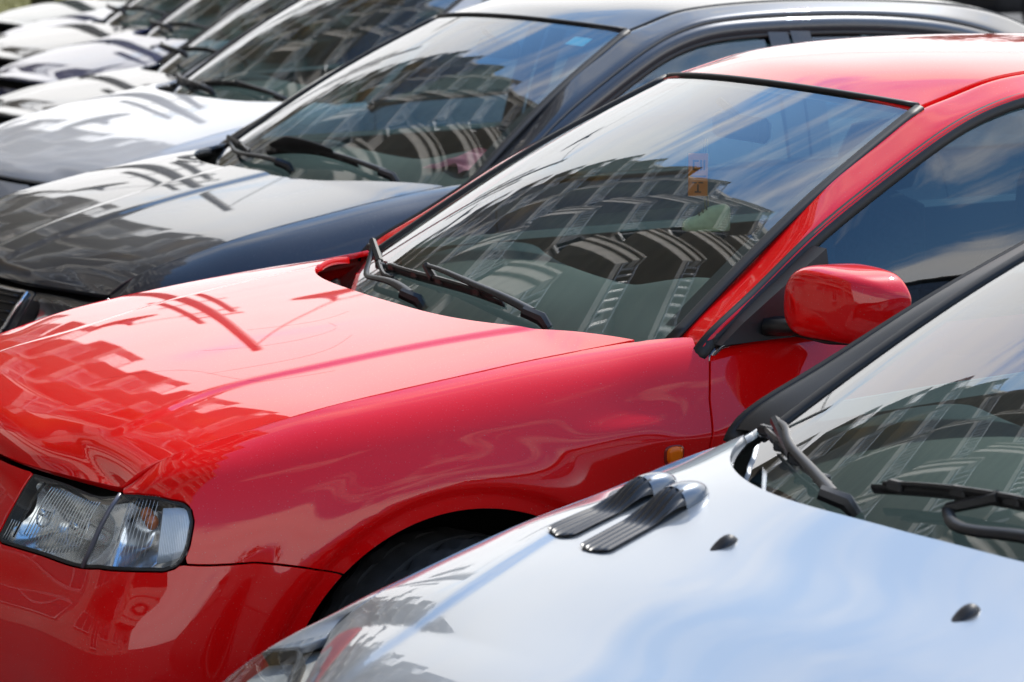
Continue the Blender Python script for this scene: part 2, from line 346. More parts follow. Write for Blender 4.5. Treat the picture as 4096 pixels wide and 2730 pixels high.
DOOR = GAP+[(.735,.97),(.735,-.02)]
QUARTER = [(.735,-.02),(.735,.97),(1.01,.97),(1.01,-.02)]
SPLIT = [(.1764,.0381),(.162,.2645)]
PI_ = [(.49,-.672,.893),(.538,-.66,.940),(.70,-.632,1.047),(.905,-.585,1.192),(1.06,-.545,1.275),(1.165,-.517,1.327),(1.255,-.506,1.353),(1.344,-.50,1.379),(1.445,-.502,1.396),(1.7,-.51,1.413),(2.2,-.52,1.408),(2.65,-.51,1.36),(2.95,-.49,1.25)]
PO_ = [(.50,-.780,.882),(.531,-.785,.930),(.64,-.757,1.000),(.80,-.714,1.101),(.96,-.676,1.188),(1.137,-.637,1.276),(1.258,-.612,1.324),(1.374,-.600,1.354),(1.49,-.595,1.368),(1.72,-.595,1.377),(2.2,-.605,1.365),(2.62,-.625,1.28),(2.90,-.64,1.13)]
WS = dict(b=(.495,.692,.925), m=(.832,.600,1.150), t=(1.172,.508,1.333), bulge=(.165,.135,.085), crown=(.012,.024,.022))
HOOD = dict(zc=[(-.656,.700),(-.635,.728),(-.59,.763),(-.50,.800),(-.40,.828),(-.25,.862),(-.10,.892),(.10,.925),(.21,.941)], F=[(-.656,0),(-.654,.13),(-.640,.30),(-.603,.455),(-.563,.62)],
            Rr=[(.190,0),(.193,.12),(.203,.256),(.238,.40),(.322,.55),(.435,.685)], zF=.704, step=None, amp=.0035)
AX, AZ, AR = .01, .31, .3645
def warp_pts(P, w): return [w(*p) for p in P] if w else [tuple(p) for p in P]
def net_point(net, uv):
    A = spline_eval(net.tu, net.P, np.array([p[0] for p in uv]))
    return np.array([spline_eval(net.tv, A[i], np.array([min(max(uv[i][1], 0), 1)]))[0] for i in range(len(uv))])
def dens_poly(P, k=8):
    P = np.array(P, float); out = []
    for a, b in zip(P, np.roll(P, -1, 0)):
        for i in range(k): out.append(a+(b-a)*i/k)
    return np.array(out)
def seg_dist(V, L, closed=True):
    best = np.full(len(V), 1e9); n = len(L)
    for i in range(n if closed else n-1):
        a, b = L[i], L[(i+1) % n]; e = b-a; ee = e@e
        if ee < 1e-12: continue
        w = V-a; t = np.clip((w@e)/ee, 0, 1); best = np.minimum(best, ((w-t[:, None]*e)**2).sum(1))
    return np.sqrt(best)
def belt_patch(net, poly, res, gap=.0024, disp=None, clips=(), vmin=0.0):
    """panel of the side surface inside a uv polygon, edges pulled back by gap"""
    P = np.array(poly); u0, u1 = max(P[:, 0].min()-.006, 0), min(P[:, 0].max()+.006, 1); v0, v1 = max(P[:, 1].min()-.01, vmin), min(P[:, 1].max()+.01, 1)
    lu = np.linalg.norm(np.diff(net(np.linspace(u0, u1, 60), np.array([.45])), axis=0), axis=-1).sum(); lv = np.linalg.norm(np.diff(net(np.array([(u0+u1)/2]), np.linspace(v0, v1, 40)), axis=1), axis=-1).sum()
    n, m = max(int(lu/res), 6), max(int(lv/res), 5); us = np.linspace(u0, u1, n); vs_ = np.linspace(v0, v1, m); G = net(us, vs_)
    V = np.concatenate([G.reshape(-1, 3), np.stack(np.meshgrid(us, vs_, indexing='ij'), -1).reshape(-1, 2)], 1)
    if disp is not None: V[:, :3] += disp(V)
    L = net_point(net, dens_poly(poly)); ins = poly_sd(V[:, 3:5], dens_poly(poly, 1)) > 0
    if disp is not None: L = L+disp(np.concatenate([L, dens_poly(poly)], 1))
    d = seg_dist(V[:, :3], L); sd_ = np.where(ins, d, -d)-gap
    V, F = clip(V, grid_faces(n, m, False).tolist(), sd_)
    for c in clips:
        if len(V): V, F = clip(V, F, c(V))
    return V, F
def hood_surface(H, shut, w):
    zc = np.array(H['zc']); sh = np.array(shut)*[1, -1, 1]; F = np.array(H['F']); Rr = np.array(H['Rr']); amp = H.get('amp', .0035); p = H.get('crown', 2.3)
    def lin(t, P, q):
        t = np.asarray(t); q = np.asarray(q, float); r = spline_eval(t, P, np.clip(q, t[0], t[-1])); s0 = (P[1]-P[0])/(t[1]-t[0]); s1 = (P[-1]-P[-2])/(t[-1]-t[-2])
        return r+np.where(q < t[0], (q-t[0])*s0*.6, 0)+np.where(q > t[-1], (q-t[-1])*s1, 0)
    Zc = lambda x: lin(zc[:, 0], zc[:, 1], x); Zs = lambda x: lin(sh[:, 0], sh[:, 2], x); Y = lambda x: lin(sh[:, 0], sh[:, 1], x)
    fa = F[:, 1]/F[-1, 1]; ra = Rr[:, 1]/Rr[-1, 1]
    st = H.get('step')
    if st: st = np.array(st)
    def zfun(x, y):
        a = np.clip(np.abs(y)/Y(x), 0, 1.05); z = Zc(x)-(Zc(x)-Zs(x))*(.7*a**p+.3*a**6)
        if st is not None:
            yc = spline_eval(st[:, 0], st[:, 1], np.clip(x, st[0, 0], st[-1, 0])); q = np.clip((np.abs(y)-yc)/H.get('step_w', .03)+.5, 0, 1); q = q*q*(3-2*q)
            fade = np.clip((x-st[0, 0])/.12, 0, 1)*np.clip((st[-1, 0]-x)/.10, 0, 1); fade = fade*fade*(3-2*fade)
            bell = 1-np.clip((np.abs(y)-yc)/(Y(x)-yc), 0, 1)**2
            z = z-amp*q*fade*bell
        if H.get('spine'): z = z+H['spine'][0]*np.exp(-(np.abs(y)/H['spine'][1])**2.6)*np.clip((Rr[0, 0]-x)/.15, 0, 1)**.7
        return z
    def grid(ns, nt, gap=.0046):
        a = np.linspace(-1, 1, nt); s = np.linspace(0, 1, ns)**1.25; aa = np.abs(a)
        fx = spline_eval(fa, F[:, 0], aa); rx = spline_eval(ra, Rr[:, 0], aa)
        x = fx[None]+.003+(rx-fx-.003)[None]*s[:, None]; y = np.sign(a)[None]*aa[None]*(Y(x)-gap); z = zfun(x, y)
        if 'zF' in H:                      # nose rolls down onto the lamps
            zt = H['zF']+(sh[0, 2]-H['zF'])*aa**4; yf = aa*Y(fx); d0 = zt-zfun(fx, yf); k = np.clip(1-(x-fx[None])/.17, 0, 1)**3; z = z+d0[None]*k
        return np.stack([x, y, z], -1)
    return grid, zfun
class Car: pass
def build_car(name, label, loc, rz, colour, res=.012, warp=None, hood=None, hood_abs=None, full=True, group='cars parked side by side', interior=True, tint=None, frame='seal', pillar=None, ws=None):
    """a parked car: root empty + panels. warp maps the template into this model's proportions"""
    w = warp; c = Car(); root = empty(name, (loc[0], loc[1], loc[2] if len(loc) > 2 else 0), rz, label, 'car', group); c.root = root; c.w = w
    M = colour; c.paint = M
    net = Net([warp_pts(r, w) for r in BELT]); c.net = net
    ax = w(AX, -.86, AZ)[0] if w else AX
    W1 = (lambda x, y, z: w(x, y, z)) if w else (lambda x, y, z: (x, y, z))
    def disp(V):  # wheel-arch flare
        r = np.hypot(V[:, 0]-ax, V[:, 2]-AZ); q = np.clip((AR+.125-r)/.085, 0, 1); q = q*q*(3-2*q); b = np.clip((AR+.040-r)/.014, 0, 1); b = b*b*(3-2*b)
        D = np.zeros((len(V), 3)); D[:, 1] = -.011*q+.009*b; return D
    archc = lambda V: np.hypot(V[:, 0]-ax, V[:, 2]-AZ)-AR
    rx = W1(2.52, 0, 0)[0]; rarch = lambda V: np.hypot(V[:, 0]-rx, V[:, 2]-AZ)-AR
    clean = lambda V: -V[:, 1]+1e-4
    parts = [('front_bumper', BUMPER, (archc, clean)), ('front_fender', FENDER, (archc,)), ('front_door', DOOR, ()), ('rear_quarter', QUARTER, (rarch, clean))]
    for nm, poly, cl in parts:
        V, F = belt_patch(net, poly, res if nm in ('front_fender', 'front_bumper', 'front_door') else res*2.2, disp=disp if 'fr' in nm and 'door' not in nm else None, clips=cl)
        V, F = skirt(V, F)
        if nm in ('front_bumper', 'rear_quarter'):
            mb = MB(); mb.add(V, F); mb.add(mirror_y(V), flipF(F)); mesh_obj(nm if nm == 'front_bumper' else 'rear_body', mb.V, mb.F, M, root)
        else:
            setattr(c, nm, mesh_obj(nm, V, F, M, root)); mesh_obj(nm, mirror_y(V), flipF(F), M, root)
    # hood
    Hd = dict(HOOD); Hd.update(hood or {})
    shut = [W1(*p) for p in SHUT]
    if w:
        Hd['zc'] = [(W1(x, 0, z)[0], W1(x, 0, z)[2]) for x, z in Hd['zc']]; Hd['F'] = [(W1(x, -y, .7)[0], -W1(x, -y, .7)[1]) for x, y in Hd['F']]; Hd['Rr'] = [(W1(x, -y, .93)[0], -W1(x, -y, .93)[1]) for x, y in Hd['Rr']]
        if Hd.get('step'): Hd['step'] = [(W1(x, -y, .85)[0], -W1(x, -y, .85)[1]) for x, y in Hd['step']]
    if hood_abs: Hd.update(hood_abs)
    g, zf = hood_surface(Hd, shut, w); G = g(int(1.1/res), int(1.5/res)); c.hood_z = zf; c.hood_cfg = Hd
    V, F = skirt(G.reshape(-1, 3), grid_faces(*G.shape[:2], True).tolist(), .015); c.hood = mesh_obj('hood', V, F, M, root)
    # dark sheet standing in for the engine bay's shade under the gaps
    sh = np.array(shut); mb = MB(); rows = []
    for p in sh[::2]: rows.append([(p[0], y, p[2]-.05) for y in np.linspace(p[1]-.05, -p[1]+.05, 5)])
    mb.grid(np.array(rows)); mb.build('bay_shade_sheet', DARK, root)
    # windshield
    k = dict(WS); k.update(ws or {}); b, m, t = [np.array(W1(q[0], q[1], q[2])) for q in (k['b'], k['m'], k['t'])]
    def wsP(s, tt):
        q = np.array([b, m, t]); e = spline_eval([0, .5, 1], q, s); bu = spline_eval([0, .5, 1], np.array(k['bulge']), s); cr = spline_eval([0, .5, 1], np.array(k['crown']), s)
        x = e[:, None, 0]-bu[:, None]*(1-np.abs(tt)[None]**2.0); y = e[:, None, 1]*tt[None]*np.ones_like(x); z = e[:, None, 2]+cr[:, None]*(1-tt[None]**2); return np.stack([x, y, z], -1)
    c.ws = wsP; n1, n2 = (70, 100) if res < .02 else (26, 36)
    G = wsP(np.linspace(-.26, 1, n1), np.linspace(-1, 1, n2)); c.wind = mesh_obj('windshield', G.reshape(-1, 3), grid_faces(n1, n2, True).tolist(), tint or WINDSHIELD, root)
    # black ceramic border, just under the glass
    mb = MB()
    for s0, s1, t0, t1 in ((-.26, -.10, -1, 1), (.965, 1.0, -1, 1), (.05, .97, .955, 1.0), (.05, .97, -1.0, -.955)):
        Gb = wsP(np.linspace(s0, s1, 18 if s1-s0 > .5 else 4), np.linspace(t0, t1, 24 if t1-t0 > .5 else 4))+np.array([.0022, 0, -.0032]); mb.grid(Gb)
    mb.build('glass_border', FRIT, c.wind)
    # rubber seal round the glass
    mb = MB(); sl = np.linspace(0.0, 1.0, 24)
    for sg in (-1, 1):
        e = wsP(sl, np.array([sg*1.012]))[:, 0]; mb.tube(e+np.array([0, sg*.004, 0]), .0155, 8, flat=(1, .45))
    e = wsP(np.array([1.008]), np.linspace(-1, 1, 30))[0]; mb.tube(e, .011, 8, flat=(1, .6), up=(0, 0, 1))
    mb.build('windshield_seal', RUBBER, root, smooth=True)
    # pillars / roof rails
    pi, po = np.array(warp_pts(PI_, w)), np.array(warp_pts(PO_, w)); c.pi, c.po = pi, po
    mid = (pi+po)/2; nrm = np.zeros_like(mid); T = np.gradient(mid, axis=0)
    for i in range(len(mid)): q = np.cross(T[i], po[i]-pi[i]); nrm[i] = q/np.linalg.norm(q)
    sgn = np.sign(nrm[:, 2:3]); nrm *= np.where(sgn == 0, 1, sgn)
    rows = np.stack([pi-nrm*.012, pi+(po-pi)*.06, pi+(po-pi)*.35+nrm*.005, pi+(po-pi)*.7+nrm*.006, po, po-nrm*.016], 1)
    pn = Net(rows); n1, n2 = (140, 20) if res < .02 else (50, 8); G = pn(np.linspace(.035 if pillar else 0, 1, n1), np.linspace(0, 1, n2)); V = G.reshape(-1, 3); F = grid_faces(n1, n2, False).tolist()
    PM = pillar or M; mesh_obj('roof_pillar', V, F, PM, root); mesh_obj('roof_pillar', mirror_y(V), flipF(F), PM, root)
    # roof skin
    ri = pi[5:]; rows = []; xc = [1.105, 1.19, 1.29, 1.42, 1.70, 2.20, 2.68, 3.0]; zcn = [1.362, 1.391, 1.409, 1.423, 1.434, 1.432, 1.39, 1.27]
    for p, x0, z0 in zip(ri, xc, zcn):
        cx, cy, cz = W1(x0, 0, z0); r = []
        for q in (-1, -.96, -.75, -.4, 0, .4, .75, .96, 1):
            aa = abs(q); x = cx+(p[0]-cx)*aa**2; r.append((x, q*abs(p[1]+.008), cz+(p[2]+.003-cz)*aa**2.4))
        rows.append(r)
    rows[0] = [(x-.006, y, z-.001) for x, y, z in rows[0]]
    rn = Net(rows); n1, n2 = (110, 80) if res < .02 else (30, 24); G = rn(np.linspace(0, 1, n1), np.linspace(0, 1, n2)); V, F = skirt(G.reshape(-1, 3), grid_faces(n1, n2, True).tolist(), .014); c.roof = mesh_obj('roof', V, F, M, root)
    # side glass, seals
    zb = lambda x: np.interp(x, [.45, .6, .9, 1.4, 2.1, 2.7], [.925, .936, .945, .956, .973, .985]); ybl = lambda x: np.interp(x, [.45, .6, .9, 2.1, 2.7], [-.775, -.772, -.777, -.772, -.74])
    for sg in (1, -1):
        rows = []
        for q in np.linspace(.012, .965, 40):
            # march along the pillar's outer edge; drop to the belt line at the same x
            P = spline_eval(chord(np.array(PO_)), np.array(PO_), np.array([q]))[0]; x = max(P[0], .565); B_ = np.array((x, ybl(x), zb(x)-.03)); T_ = P+np.array((0.006, .012, -.004)); r = []
            for f in np.linspace(0, 1, 8): p = B_+(T_-B_)*f; p[1] -= .02*math.sin(math.pi*f); r.append(W1(*p))
            rows.append(r)
        G = np.array(rows); V = G.reshape(-1, 3); F = grid_faces(*G.shape[:2], True).tolist()
        mesh_obj('side_window', V if sg > 0 else mirror_y(V), F if sg > 0 else flipF(F), SIDEGLASS, root)
        pc = spline_eval(chord(po), po, np.linspace(.022, .97, 70)); mb = MB()
        Pm = pc+np.array((0, .004, -.006))
        if frame != 'door': mb.tube(Pm if sg > 0 else mirror_y(Pm), .015, 8, flat=(.45, 1.1), up=(0, .5, .8))
        bl = np.array([W1(x, ybl(x)-.012, zb(x)-.004) for x in np.linspace(.545, 2.6, 40)]); mb.tube(bl if sg > 0 else mirror_y(bl), .010, 8, flat=(.6, 1.0))
        mb.build('window_seal', RUBBER, root, smooth=True)
    if frame == 'door':
        q = np.linspace(.03, .93, 60); pc = spline_eval(chord(po), po, q); dn = np.array([W1(x, ybl(x), zb(x)) for x in np.maximum(pc[:, 0], .56)])-pc; dn /= np.linalg.norm(dn, axis=1)[:, None]; wdt = .058*np.clip(np.linspace(0, 1, 60)/.08, .2, 1)[:, None]
        o1, o2 = pc+np.array((0, -.006, 0))+dn*.008, pc+dn*wdt+np.array((0, -.004, 0)); G = np.stack([o1+np.array((0, .02, -.004)), o1, (o1+o2)/2+np.array((0, -.004, .001)), o2, o2+np.array((0, .02, 0))], 1); V = G.reshape(-1, 3); F = grid_faces(60, 5, False).tolist()
        for sg in (1, -1):
            fr = mesh_obj('door_frame', V if sg > 0 else mirror_y(V), F if sg > 0 else flipF(F), M, root); sl_ = o2+np.array((0, .004, 0)); mb = MB(); mb.tube(sl_ if sg > 0 else mirror_y(sl_), .010, 6, flat=(.5, 1.2), up=(0, .5, .8)); mb.build('frame_seal', RUBBER, fr, smooth=True)
            for xb, wb_ in ((1.66, .075), (1.745, .075)):
                tp = spline_eval(po[:, 0], po, np.array([xb]))[0]; bt = np.array(W1(xb-.03, ybl(xb), zb(xb))); mb = MB(); rows = []
                for f in np.linspace(0, .90, 8): p = bt+(tp-bt)*f; p[1] -= .02*math.sin(math.pi*f)-.002; rows.append([(p[0]-wb_/2, sg*p[1], p[2]), (p[0]+wb_/2, sg*p[1], p[2])])
                mb.grid(np.array(rows)); o = mb.build('centre_pillar', M, root, smooth=True)
                if sg < 0: o.data.flip_normals()
    # rear screen
    rows = []
    for x, hw, z in ((2.99, .47, 1.262), (3.06, .53, 1.15), (3.14, .60, 1.0)): rows.append([W1(x-.05*abs(t_)**2, t_*hw, z) for t_ in (-1, -.5, 0, .5, 1)])
    G = Net(rows)(np.linspace(0, 1, 8), np.linspace(0, 1, 10)); mesh_obj('rear_window', G.reshape(-1, 3), grid_faces(8, 10, False).tolist(), SIDEGLASS, root)
    # cowl panel below the windshield
    yy = np.linspace(-1, 1, 41); Rr = np.array(Hd['Rr']); ra = Rr[:, 1]/Rr[-1, 1]; hx = spline_eval(ra, Rr[:, 0], np.abs(yy)); yr = yy*(Rr[-1, 1]-.004); hz = zf(hx, yr)
    wsb = wsP(np.array([-.125]), yy)[0]; rows = [np.stack([hx-.05, yr, hz-.06], 1), np.stack([hx*.7+wsb[:, 0]*.3, yr, np.minimum(hz-.05, wsb[:, 2]-.02)], 1), wsb+np.array([-.012, 0, -.006]), wsb+np.array([-.002, 0, .006]), wsb+np.array([.012, 0, .009]), wsb+np.array([.020, 0, .006])]
    G = np.array(rows); mesh_obj('cowl_panel', G.reshape(-1, 3), grid_faces(*G.shape[:2], True).tolist(), BLACK, root)
    # wheels
    for sx, sgn_ in ((ax, -1), (ax, 1), (rx, -1), (rx, 1)):
        if not full and sx == rx: continue
        wheel(root, (sx, sgn_*.755*abs(W1(0, -1, 0)[1]), AZ-.002), -sgn_, steer=R(18) if sx == ax else 0)
    # wheel-arch liner (dark)
    for sx in (ax, rx):
        for sg in (-1, 1):
            mb = MB(); th = np.linspace(-.25, math.pi+.25, 26); rows = []
            for rad, y in ((AR-.002, .842), (AR+.012, .835), (AR+.014, .50)): rows.append([(sx+rad*math.cos(a), sg*y*abs(W1(0, -1, 0)[1]), AZ+rad*math.sin(a)) for a in th])
            mb.grid(np.array(rows)); rows = [[(sx+rd*math.cos(a), sg*.50*abs(W1(0, -1, 0)[1]), AZ+rd*math.sin(a)) for a in th] for rd in (0.01, AR+.014)]; mb.grid(np.array(rows)); mb.build('wheel_liner', DARK, root, smooth=True)
    # floor / tub so that nothing shines through
    mb = MB(); yk = abs(W1(0, -1, 0)[1])
    mb.box((W1(1.35, 0, 0)[0], 0, .24), (3.9, 1.42*yk, .06)); mb.box((W1(.36, 0, 0)[0], 0, .50), (.05, 1.36*yk, .60))
    mb.build('underbody', DARK, root)
    if interior: cabin(c)
    return c
TREAD = {}
def wheel(root, loc, sg, steer=0):
    h = empty('wheel', loc, steer); h.parent = root; r = .30
    if 'm' not in TREAD:
        prof = [(.185, .075), (.20, .088), (.235, .097), (.265, .096), (.285, .088), (.296, .075), (r, .06), (r, .036), (r-.008, .034), (r-.008, .028), (r, .026), (r+.001, 0), (r, -.026), (r-.008, -.028), (r-.008, -.034), (r, -.036), (r, -.06), (.296, -.075), (.285, -.088), (.265, -.096), (.235, -.097), (.20, -.088), (.185, -.075)]
        mb = MB(); mb.lathe(prof, 96, 'y')
        V = np.array(mb.V); n = 96
        for i in range(len(prof)):               # cut the tread blocks
            for k in range(n):
                if (5 <= i <= 7 or 15 <= i <= 17) and (k+i) % 4 == 0: V[i*n+k, [0, 2]] *= .965
                if i == 11 and k % 6 == 0: V[i*n+k, [0, 2]] *= .975
        mb.V = [tuple(v) for v in V]; t = mb.build('tyre', TYRE, None, sharp=28); TREAD['t'] = t.data; COL.objects.unlink(t)
        mb = MB(); mb.lathe([(.19, .07), (.18, .078), (.168, .06), (.165, -.05)], 40, 'y'); mb.lathe([(.0, .045), (.05, .048), (.06, .03), (.06, .0)], 24, 'y')
        for k in range(6):
            a = k*math.pi/3; d = np.array((math.cos(a), 0, math.sin(a))); mb.tube([d*.04+np.array((0, .03, 0)), d*.1+np.array((0, .05, 0)), d*.172+np.array((0, .055, 0))], [.028, .024, .026], 8, flat=(1, .5), up=(0, 1, 0))
        rm = mb.build('rim', ALLOY, None, sharp=35); TREAD['r'] = rm.data; COL.objects.unlink(rm)
        mb = MB(); mb.lathe([(.0, -.02), (.165, -.02)], 32, 'y'); bd = mb.build('brake_disc', DARK, None); TREAD['b'] = bd.data; COL.objects.unlink(bd); TREAD['m'] = 1
    for nm, k in (('tyre', 't'), ('rim', 'r'), ('brake_disc', 'b')):
        o = bpy.data.objects.new(nm, TREAD[k]); COL.objects.link(o); o.parent = h
        if sg < 0: o.scale = (1, -1, 1)
        if sg > 0: o.rotation_euler = (0, 0, math.pi)
    return h
SEATD = {}
def cabin(c):
    root = c.root; W1 = (lambda x, y, z: c.w(x, y, z)) if c.w else (lambda x, y, z: (x, y, z))
    # dashboard: swept cross-section, with an instrument hood on the left
    rows = []
    for y in np.linspace(-.70, .70, 29):
        a = abs(y)/.70; fx = .40+.13*a**2; hump = .045*math.exp(-((y+.36)/.17)**2); r = []
        for x, z in ((fx-.06, .86), (fx+.06, .915-.01*a), (fx+.20, .935+hump*.4), (fx+.32, .94+hump), (fx+.40, .925+hump*.9), (fx+.43, .88), (fx+.42, .72), (fx+.36, .60)): r.append(W1(x, y, z))
        rows.append(r)
    G = Net(rows)(np.linspace(0, 1, 50), np.linspace(0, 1, 30)); mesh_obj('dashboard', G.reshape(-1, 3), grid_faces(50, 30).tolist(), CABIN, root)
    # steering wheel
    h = MB(); n = 36; C = np.array(W1(.93, -.36, .93)); ax1 = np.array((0, 1, 0)); ax2 = np.array((.40, 0, .92)); pts = [C+.185*(math.cos(a)*ax1+math.sin(a)*ax2) for a in np.linspace(0, 2*math.pi, n)]
    h.tube(pts, .015, 8, cap=False, up=(.9, 0, -.4)); h.tube([C, C+np.array((.02, 0, -.0))], [.06, .05], 12); h.tube([C-ax1*.18, C, C+ax1*.18], .016, 6); h.tube([C, C-ax2*.18], .016, 6); h.build('steering_wheel', CABIN, root, smooth=True)
    # seats
    if not SEATD:
        def cushion(mb, cx, cz, y, sec):   # loft of rounded slabs
            rows = []
            for (x, z, dx, dz, hw) in sec:
                r = []
                for k in range(20):
                    a = 2*math.pi*k/20; ca, sa = math.cos(a), math.sin(a); q = .45
                    yy = hw*abs(ca)**q*math.copysign(1, ca); th = abs(sa)**q*math.copysign(1, sa)*.065
                    r.append((x+dx*th, yy, z+dz*th))
                r.append(r[0]); rows.append(r)
            mb.grid(np.array(rows))
        mb = MB(); cushion(mb, 0, 0, 0, [(.32, .40, 0, 1, .05), (.30, .42, 0, 1, .24), (.0, .46, 0, 1, .25), (-.22, .50, 0, 1, .25), (-.27, .48, 0, 1, .06)]); SEATD['c'] = mb
        mb = MB(); cushion(mb, 0, 0, 0, [(.26, .42, 1, .15, .05), (.27, .46, 1, .15, .24), (.33, .70, 1, .2, .255), (.39, .92, 1, .2, .23), (.42, 1.04, 1, .2, .17), (.425, 1.055, 1, .2, .03)]); SEATD['b'] = mb
        mb = MB(); cushion(mb, 0, 0, 0, [(.43, 1.08, .7, .1, .03), (.43, 1.085, .7, .1, .12), (.45, 1.16, .8, .15, .135), (.465, 1.225, .7, .1, .11), (.465, 1.235, .6, .1, .02)]); mb.tube([(.425, -.05, 1.03), (.435, -.05, 1.10)], .006, 6); mb.tube([(.425, .05, 1.03), (.435, .05, 1.10)], .006, 6); SEATD['h'] = mb
        for k_ in list(SEATD): o = SEATD[k_].build('seat_'+k_, SEAT, None, smooth=True); SEATD[k_] = o.data; COL.objects.unlink(o)
    for x, y in ((1.22, -.36), (1.22, .36), (2.05, -.34), (2.05, .34)):
        p = W1(x, y, 0); s = empty('seat', (p[0], p[1], -.01)); s.parent = root
        for nm, k_ in (('seat_cushion', 'c'), ('seat_back', 'b'), ('headrest', 'h')):
            o = bpy.data.objects.new(nm, SEATD[k_]); COL.objects.link(o); o.parent = s
    # dark trim inside doors, headlining and parcel shelf
    mb = MB(); yk = abs(W1(0, -1, 0)[1])
    xs_ = np.linspace(.58, 2.65, 26); zb_ = lambda x: np.interp(x, [.45, .6, .9, 1.4, 2.1, 2.7], [.925, .936, .945, .956, .973, .985])
    for sg in (-1, 1): mb.grid(np.array([[W1(x, sg*yy_, zb_(x)+dz_) for x in xs_] for yy_, dz_ in ((.786, -.004), (.772, .007), (.71, -.002), (.70, -.05), (.70, -.62))]))
    mb.box((W1(2.75, 0, 0)[0], 0, .93), (.55, 1.30*yk, .03)); mb.box((W1(1.9, 0, 0)[0], 0, 1.36), (1.3, .86*yk, .012)); mb.build('door_trim', CABIN, root)
    # rear-view mirror
    p = c.ws(np.array([.90]), np.array([0.0]))[0, 0]; mb = MB(); mb.box((p[0]+.06, 0, p[2]-.065), (.03, .22, .055), bev=.012); mb.tube([p+np.array((.002, 0, -.004)), p+np.array((.055, 0, -.045))], .009, 6); mb.build('interior_mirror', BLACK, root, sharp=40)
# ------------------------------------------------------------------ ground
mb = MB(); mb.add([(-300, -300, 0), (300, -300, 0), (300, 300, 0), (-300, 300, 0)], [(0, 1, 2, 3)])
g = mb.build('ground', mat('asphalt', (.05, .05, .052), .85, bump=(60, .5, .01), vary=(3, .25))); tagset(g, 'grey asphalt of the car park', 'ground', kind='structure')
# ------------------------------------------------------------------ the row of cars, near to far
def interp_warp(xs, xd, rs=None, ky=1.0, kz=None):
    def w(x, y, z):
        X = float(np.interp(x, xs, xd)) if xs[0] <= x <= xs[-1] else (x-xs[0]+xd[0] if x < xs[0] else x-xs[-1]+xd[-1])
        Z = z*float(np.interp(x, rs[0], rs[1])) if rs else z
        k = ky
        if isinstance(ky, tuple): k0 = float(np.interp(x, ky[0], ky[1])); k = k0+(.985-k0)*min(1, max(0, (abs(y)-.70)/.14))
        return (X, y*k, Z)
    return w
RED = paint('red_paint', (.82, .003, .004))
red = build_car('red_hatchback', 'glossy red hatchback with a red door mirror, second car from the camera', (0, 0), 0, RED, res=.010, hood=dict(step=[(-.56, .42), (-.50, .445), (-.33, .42), (-.145, .447), (.05, .475), (.245, .505), (.36, .53)], amp=.0045, step_w=.034))
SILVER = paint('silver_paint', (.33, .36, .395), metal=.6, rough=.32)
sw = interp_warp([-.80, -.656, -.640, -.603, -.563, -.537, -.497, -.428, -.356, -.246, -.131, -.013, .09, .20, .314, .424, .60, 1.2, 3.3], [-.82, -.68, -.66, -.56, -.375, -.358, -.325, -.28, -.235, -.161, -.09, -.01, .06, .14, .25, .36, .54, 1.225, 3.15],
    ([-.70, -.64, -.603, -.563, -.537, -.497, -.428, -.356, -.246, -.131, -.013, .09, .20, .314, .424, .47, .6], [.945, .95, .97, .997, .974, .965, .957, .953, .946, .945, .949, .949, .954, .968, .998, .985, .985]),
    ky=([-.64, -.603, -.563, -.537, -.497, -.428, -.356, -.246, -.131, .0, .2, .314, .424, .6], [1.0, 1.05, 1.065, 1.047, 1.028, 1.003, .985, .964, .957, .950, .9516, .943, .934, .96]))
sw0 = sw
def sw(x, y, z):                      # this model's wings drop away quickly outside the hood
    X, Y, Z = sw0(x, y, z); q = min(1, max(0, (abs(y)-.705)/.07)); return (X, Y, Z-(.022*q if -.5 < x < .5 and z > .6 else 0))
silver = build_car('silver_hatchback', 'pale silver hatchback with ribbed hood vents, nearest the camera', (-.148, -2.292), .157, SILVER, res=.010, warp=sw, pillar=BLACK,
    hood_abs=dict(zc=[(-.68, .665), (-.66, .692), (-.60, .722), (-.50, .752), (-.30, .803), (-.15, .842), (0, .880), (.15, .923)], step=[(-.66, .33), (-.5, .395), (-.3, .46), (-.02, .545), (.12, .585)], zF=.668, amp=-.006, step_w=.04))
BLK = paint('graphite_paint', (.042, .046, .054), metal=.4)
bw = interp_warp([-1, 4], [-1, 4], ([-.5, -.2, .45, 1.2, 2], [.985, 1.0, 1.022, 1.012, 1.008]))
black = build_car('graphite_sedan', 'graphite black car between the red hatchback and the white car', (.714, 2.488), .129, BLK, res=.014, warp=bw, frame='door', hood=dict(step=[(-.66, .07), (-.3, .09), (.0, .11), (.3, .13)], amp=.007, step_w=.04))
WHT = paint('white_paint', (.52, .52, .53))
ww = interp_warp([-1, 4], [-1, 4], ([-.5, 0, .45, 1.2, 2], [.985, 1.015, 1.04, 1.05, 1.05]))
white = build_car('white_sedan', 'white car with a bare black cowl, just behind the graphite one', (1.54, 5.17), .12, WHT, res=.02, warp=ww)
def far(name, label, loc, rz, m, kz, **k): return build_car(name, label, loc, rz, m, res=.028, warp=interp_warp([-1, 4], [-1, 4], ([-.5, .45, 1.2], kz)), full=False, **k)
dcar = far('dark_sedan', 'dark midnight car directly behind the white one', (2.42, 7.85), .12, paint('midnight_paint', (.010, .011, .016), metal=.2), (.915, .925, 1.0), hood=dict(step=[(-.6, .42), (-.3, .45), (.0, .50), (.35, .52)], amp=.012))
navy = far('navy_hatchback', 'navy blue car with two black washer nozzles on its hood', (3.2, 10.2), .12, paint('navy_paint', (.013, .020, .085)), (.92, .985, 1.03))
kcar = far('black_sedan', 'plain black car between the two blue ones', (3.65, 12.3), .12, paint('black_paint', (.008, .008, .009)), (.92, .94, 1.0))
